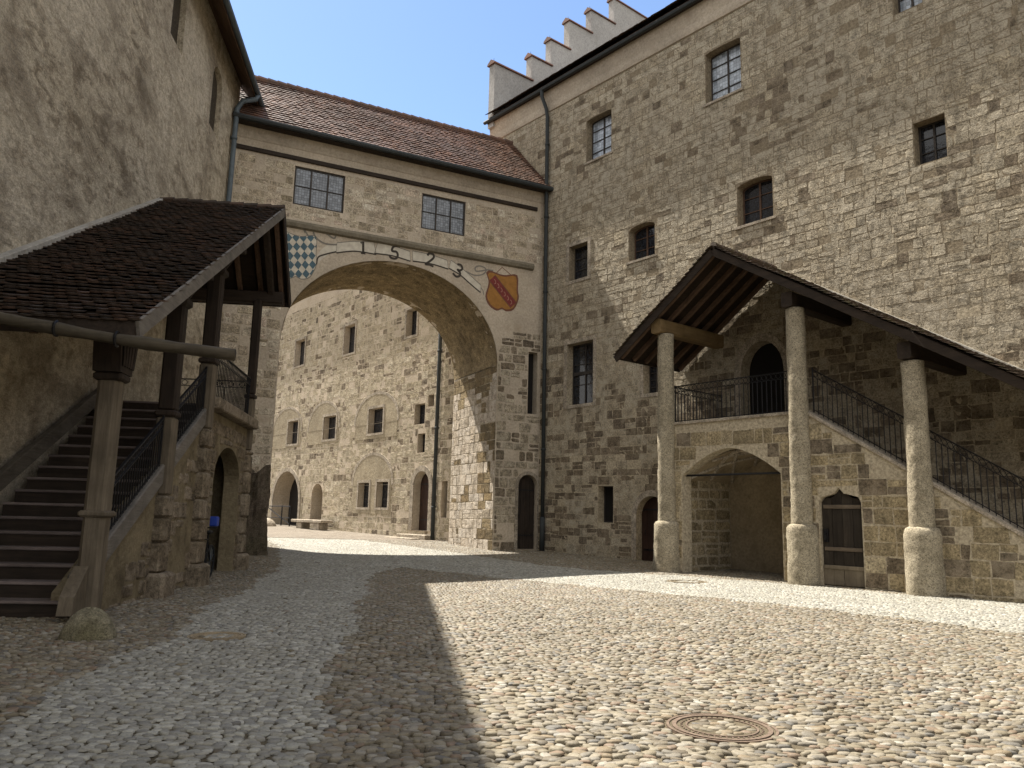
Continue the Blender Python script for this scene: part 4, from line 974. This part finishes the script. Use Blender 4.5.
# stair wall with the archway under the landing
arcL = [(-2.72-1.45*math.cos(PI*k/14), 2.35+.85*math.sin(PI*k/14)) for k in range(15)]
wl = [(-5.2, -.4), (-4.17, -.4)] + arcL + [(-1.27, -.4), (6.1, -.4), (6.1, .35), (0, 3.62), (0, 3.66), (-.1, 3.9), (-5.2, 3.9)]
holeL = [(-4.17, -.4), (-1.27, -.4)] + list(reversed(arcL))
mb = MB(); mb.prism(wl, 2.6, 2.2, 0)
blocks(mb, -5.15, 6.1, -.3, 3.85, [holeL], 2.6, hrange=(.26, .42), wrange=(.3, .7), relief=(.008, .03), skip=.1, region=lambda x, z: z < (3.86 if x < 0 else 3.62-.536*x)-.2 and (x < 0 or math.sin(x*2+z*3) > -.2))
mb.box(-5.2, -4.8, .02, 2.19, -.4, 3.9)
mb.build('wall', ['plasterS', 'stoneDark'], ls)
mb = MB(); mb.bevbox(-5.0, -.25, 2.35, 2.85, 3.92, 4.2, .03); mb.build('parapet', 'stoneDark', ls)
# stone piers and timber posts
def pier(x, top, w=.5, y=2.52):
    mb = MB(); mb.bevbox(x-w*.72, x+w*.72, y-w*.72, y+w*.72, -.3, .42, .06)
    z = .42
    while z < top-.05:
        h = min(random.uniform(.45, .65), top-z); d = random.uniform(-.015, .015)
        mb.bevbox(x-w/2+d, x+w/2+d, y-w/2+d, y+w/2-d, z, z+h-.008, .045); z += h
    return mb
for x, st_, tp, w in ((2.75, 1.85, 6.55, .56), (.05, 3.4, 8.0, .56), (-4.85, 3.3, 7.75, .46)):
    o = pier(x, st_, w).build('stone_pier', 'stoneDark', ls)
    grey = x > 2
    mb = MB(); ww = .34 if x > -1 else .26
    zz = st_+1.5
    mb.bevbox(x-ww/2, x+ww/2, 2.6-ww/2, 2.6+ww/2, st_, zz, .04); lo = mb.build('post', 'woodGrey', ls)
    mb = MB(); mb.bevbox(x-ww/2-.03, x+ww/2+.03, 2.6-ww/2-.03, 2.6+ww/2+.03, zz, zz+.12, .03); mb.bevbox(x-ww/2+.01, x+ww/2-.01, 2.6-ww/2+.01, 2.6+ww/2-.01, zz+.12, tp, .04)
    if x > -1:
        mb.bevbox(x-ww*.75, x+ww*.75, 2.6-ww*.65, 2.6+ww*.65, tp-1.0, tp-.8, .05)
        mb.beam((x, 2.6, tp-.9), (x+.75, 2.9, zl(x+.75)-.35), .2, .2); mb.beam((x, 2.6, tp-.9), (x-.5, 2.9, tp-.1), .2, .2)
    mb.build('upper_post', 'woodDark', lo)
mb = MB(); mb.bevbox(5.95, 6.27, 2.56, 2.88, .05, 3.55, .06); mb.bevbox(5.9, 6.32, 2.51, 2.93, 1.45, 1.55, .03)
fp = mb.build('post', 'woodGrey', ls)
mb = MB(); mb.bevbox(5.90, 6.32, 2.51, 2.93, 3.5, 3.62, .03); mb.prism([(5.86, 3.62), (6.36, 3.62), (6.5, 4.35), (5.72, 4.35)], 2.92, 2.52)
for k in range(5): mb.tube([(5.9+k*.1, 2.935, 3.72), (5.82+k*.14, 2.945, 4.25)], .028, 5)
mb.build('capital', 'woodDark', fp)
mb = MB(); mb.prism([(6.3, .1), (6.75, .1), (6.7, .35), (6.3, .75)], 2.75, 2.55); mb.build('foot_block', 'woodGrey', ls)
# railings
mb = MB(); railing(mb, (5.85, 2.6, .85), (3.0, 2.6, 2.36), .95, .13); railing(mb, (2.5, 2.6, 2.62), (.25, 2.6, 3.81), .95, .13); mb.build('stair_railing', 'iron', ls)
mb = MB(); railing(mb, (-.3, 2.6, 4.2), (-4.6, 2.6, 4.2), 1.15, .15); railing(mb, (-4.85, .25, 4.1), (-4.85, 2.5, 4.1), 1.2, .3); mb.build('landing_railing', 'iron', ls)
# roof
mb = MB()
for xa, xb in ((LR[0], LX1), (LR[0], LX0)):
    za, zb = zl(xa), zl(xb)
    mb.add([(xa, y, z) for y in (.02, LYF-.05) for z in (za-.05, za-.09)] + [(xb, y, z) for y in (.02, LYF-.05) for z in (zb-.05, zb-.09)],
           [(0, 1, 3, 2), (4, 6, 7, 5), (0, 2, 6, 4), (1, 5, 7, 3), (0, 4, 5, 1), (2, 3, 7, 6)])
rf = mb.build('roof', 'woodDeck', ls)
mb = MB()
tiles(mb, (LR[0], .05, LR[1]-.03), (0, 1, 0), (1, 0, -.552), LYF-.02, (LX1-LR[0])*1.1423+.05, .18, .20, .058, .014)
tiles(mb, (LR[0], .05, LR[1]-.03), (0, 1, 0), (-1, 0, -.99), LYF-.02, (LR[0]-LX0)*1.407+.05, .18, .165, .034, .012)
for k in range(9): mb.tube([(LR[0], .06+k*.375, LR[1]-.01), (LR[0], .06+k*.375+.38, LR[1]+.01)], [.09, .105], 8)
mb.build('roof_tiles', 'tileL', rf)
mb = MB()
for k in range(6):
    y = .2+k*.6
    mb.beam((LR[0]-.03, y, zl(LR[0])-.19), (LX0, y, zl(LX0)-.17), .13, .17); mb.beam((LR[0]+.03, y, zl(LR[0])-.19), (LX1-.05, y, zl(LX1)-.17), .13, .17)
mb.each('rafter', 'woodRaft', rf)
mb = MB(); mb.beam((LR[0], LYF, LR[1]-.12), (LX1+.03, LYF, zl(LX1)-.14), .05, .25); mb.each('barge_board', 'woodGreyX', rf)
mb = MB(); mb.beam((LR[0], LYF, LR[1]-.14), (LX0-.03, LYF, zl(LX0)-.16), .05, .3); mb.beam((LX1+.04, .03, zl(LX1)-.13), (LX1+.04, LYF-.03, zl(LX1)-.13), .06, .24)
mb.beam((LX0-.04, .03, zl(LX0)-.12), (LX0-.04, LYF-.03, zl(LX0)-.12), .06, .2); mb.each('fascia_board', 'woodDarkX', rf)
mb = MB(); mb.beam((LR[0]-.1, .05, LR[1]+.05), (LX1+1.2, .05, zl(LX1+1.2)+.09), .22, .12); mb.build('mortar_fillet', 'flash', rf)
mb = MB()
mb.beam((-4.95, .1, 7.85), (-4.95, 3.3, 7.85), .3, .36); mb.beam((.05, .1, 7.75), (.05, 3.2, 7.75), .26, .3); mb.beam((2.75, .1, 6.3), (2.75, 3.2, 6.3), .26, .3); mb.each('cross_beam', 'woodDarkY', rf)
mb = MB(); mb.beam((-4.9, 2.95, 7.95), (-3.33, 2.95, 9.5), .18, .2); mb.beam((-3.33, 2.95, 9.5), (6.8, 2.95, zl(6.8)-.32), .18, .2); mb.build('wall_plate', 'woodDarkX', rf)
# hollowed log gutter spilling into the courtyard, its end carried on the posts
mb = MB(); pts = []
for k in range(13):
    q = k/12; pts.append((7.45+.03*math.sin(5*q), .05+4.75*q, 4.27-.53*q+.02*math.sin(7*q)))
mb.tube(pts, [.084+.010*math.sin(2.3*k)+.006*math.cos(5*k) for k in range(13)], 10); lg = mb.build('log_gutter', 'woodLog', rf, smooth=True)
mb = MB()
for k in (6, 8): p = Vector(pts[k]); mb.tube([p+Vector((.10*math.cos(a), .0, .10*math.sin(a))) for a in np.linspace(0, 2*PI, 13)], .02, 5, cap=False)
mb.each('gutter_strap', 'iron', lg)

rock('boulder', WF, 0, 0, 0, .33, .30, .36, 'boulder', 'rounded mossy guard stone at the foot of the front wooden post', 'boulder', 2).location = (-5.17, 10.30, 0)

# mossy buttress stump past the last pier
t = thing('stone_buttress', 'dark ragged mossy stone buttress at the left foot of the big arch', 'buttress', BF, 11.5, .5, 0)
mb = MB(); n = 26; prof = []
for j in range(20):
    f_ = j/19
    for k in range(n):
        th = 2*PI*k/n; sq = 1/max(abs(math.cos(th))**3+abs(math.sin(th))**3, .2)**(1/3)
        q = sq*(1+.30*mnoise.noise((math.cos(th)*1.5, math.sin(th)*1.5, f_*3.0))+.22*mnoise.noise((math.cos(th)*4, math.sin(th)*4, f_*9)))*(1-.18*f_)
        z = -.4+(3.15+.45*math.cos(th-2.4))*f_
        prof.append((11.88+.46*q*math.cos(th), 1.1+.45*q*math.sin(th), z+.06*mnoise.noise((th, f_*7, 2))))
mb.add(prof, [(j*n+k, j*n+(k+1) % n, (j+1)*n+(k+1) % n, (j+1)*n+k) for j in range(19) for k in range(n)] + [tuple(19*n+k for k in range(n))])
mb.build('core', 'stoneMoss', t)
mb = MB()
for k in range(9):
    a0 = PI*.5-PI*.5*k/9; a1 = PI*.5-PI*.5*(k+1)/9-.0
    mb.prism([(12.9+1.15*math.cos(PI-a_)*r_/1.15 if False else 13.0-r_*math.cos(a_), 2.1+r_*math.sin(a_)) for r_, a_ in ((.95, a0), (1.3, a0), (1.3, a1+.02), (.95, a1+.02))], 1.25, .75)
mb.each('arch_stone', 'stoneMoss', t)

# bicycle parked behind the pier, mostly hidden
t = thing('bicycle', 'bicycle with a blue bag half hidden behind a stone pier of the left stair', 'bicycle', LF, -.9, 2.72, 0)
def bike(x, y, z): return (-.92+x*1.18, 2.62+y*1.18, z*1.18-.02)
for xw in (-.5, .52):
    mb = MB(); mb.tube([bike(xw+.32*math.cos(a), 0, .34+.32*math.sin(a)) for a in np.linspace(0, 2*PI, 29)], .026, 6, cap=False); w = mb.build('wheel', 'rubber', t)
    mb = MB()
    for k in range(14): a = 2*PI*k/14; mb.tube([bike(xw, 0, .34), bike(xw+.31*math.cos(a), 0, .34+.31*math.sin(a))], .004, 3)
    mb.build('spokes', 'zincL', w)
mb = MB(); F = lambda *p: mb.tube([bike(*q) for q in p], .02, 6)
F((-.5, 0, .34), (-.18, 0, .78), (.34, 0, .84), (.52, 0, .34)); F((-.5, 0, .34), (-.08, 0, .3), (-.2, 0, .9)); F((-.08, 0, .3), (.34, 0, .78)); F((.34, 0, .84), (.31, 0, 1.02)); mb.build('bicycle_frame', 'iron', t)
mb = MB(); mb.bevbox(*[q for p in zip(bike(-.34, -.07, .9), bike(-.06, .07, .97)) for q in p], .03); mb.build('saddle', 'rubber', t)
mb = MB(); mb.tube([bike(.31, -.27, 1.03), bike(.31, .27, 1.03)], .018, 6); mb.build('handlebar', 'iron', t)
mb = MB(); mb.bevbox(*[q for p in zip(bike(-.66, -.09, 1.04), bike(-.46, .09, 1.24)) for q in p], .025); mb.build('pannier', 'blueBag', t)

# ================================================================== LIGHT, CAMERA
EL, AZX, AZY = 58.3, -.7250, .6887      # direction towards the sun
sd = Vector((AZX*math.cos(rad(EL)), AZY*math.cos(rad(EL)), math.sin(rad(EL))))
sl = bpy.data.lights.new('sun', 'SUN'); sl.energy = 4.5; sl.angle = rad(.53); sl.color = (1.0, .93, .82)
so = bpy.data.objects.new('sun', sl); COL.objects.link(so); so.rotation_euler = sd.to_track_quat('Z', 'Y').to_euler(); so.location = sd*80
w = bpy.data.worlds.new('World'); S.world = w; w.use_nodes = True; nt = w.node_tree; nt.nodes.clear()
sky = nt.nodes.new('ShaderNodeTexSky'); sky.sky_type = 'NISHITA'; sky.sun_disc = False; sky.sun_elevation = rad(EL); sky.sun_rotation = math.atan2(AZX, AZY)
sky.air_density = 1.0; sky.dust_density = .4; sky.ozone_density = 3.0; sky.altitude = 400
bg = nt.nodes.new('ShaderNodeBackground'); ou = nt.nodes.new('ShaderNodeOutputWorld')
def wn(ty, **kw):
    n_ = nt.nodes.new('ShaderNode'+ty)
    for k, v in kw.items(): setattr(n_, k, v)
    return n_
L = nt.links.new
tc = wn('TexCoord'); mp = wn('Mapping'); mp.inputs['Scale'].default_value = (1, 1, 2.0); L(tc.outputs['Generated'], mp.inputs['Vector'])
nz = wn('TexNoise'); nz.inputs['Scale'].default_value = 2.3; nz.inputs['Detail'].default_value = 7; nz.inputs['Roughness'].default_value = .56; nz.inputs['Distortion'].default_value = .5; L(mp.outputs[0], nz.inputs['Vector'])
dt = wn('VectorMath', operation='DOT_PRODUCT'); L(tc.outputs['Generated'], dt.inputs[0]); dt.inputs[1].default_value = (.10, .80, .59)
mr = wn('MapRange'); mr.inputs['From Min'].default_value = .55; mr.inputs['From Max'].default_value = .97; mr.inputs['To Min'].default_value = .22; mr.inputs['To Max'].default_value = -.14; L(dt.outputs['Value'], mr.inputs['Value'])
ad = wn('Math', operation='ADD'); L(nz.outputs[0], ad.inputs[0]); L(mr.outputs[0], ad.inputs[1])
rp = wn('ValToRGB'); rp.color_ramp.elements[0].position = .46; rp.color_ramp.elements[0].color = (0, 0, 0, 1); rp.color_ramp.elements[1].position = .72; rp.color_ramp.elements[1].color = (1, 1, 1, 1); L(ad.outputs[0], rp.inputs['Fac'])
mx = wn('Mix', data_type='RGBA'); mx.inputs[7].default_value = (6.2, 6.0, 5.7, 1); L(rp.outputs[0], mx.inputs[0]); L(sky.outputs[0], mx.inputs[6])  # bright clouds added mostly outside the view, to lift and whiten the ambient light
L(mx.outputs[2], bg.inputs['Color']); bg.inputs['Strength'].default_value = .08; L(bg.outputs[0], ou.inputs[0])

cd = bpy.data.cameras.new('camera'); co = bpy.data.objects.new('camera', cd); COL.objects.link(co)
cd.sensor_fit = 'HORIZONTAL'; cd.sensor_width = 36; cd.lens = 36*800/1024; cd.clip_start = .05; cd.clip_end = 2000
p, r = rad(9.45), rad(1.4)
fw = Vector((0, math.cos(p), math.sin(p))); u0 = Vector((0, -math.sin(p), math.cos(p))); r0 = Vector((1, 0, 0))
up = u0*math.cos(r) - r0*math.sin(r); rt = r0*math.cos(r) + u0*math.sin(r)
from mathutils import Matrix
co.matrix_world = Matrix(((rt.x, up.x, -fw.x, 0), (rt.y, up.y, -fw.y, 0), (rt.z, up.z, -fw.z, 1.6), (0, 0, 0, 1)))
S.camera = co
S.view_settings.view_transform = 'Standard'; S.view_settings.look = 'None'; S.view_settings.exposure = 1.52; S.view_settings.gamma = 1
S.view_settings.use_curve_mapping = False
S.cycles.max_bounces = 6; S.cycles.diffuse_bounces = 4; S.cycles.use_denoising = True
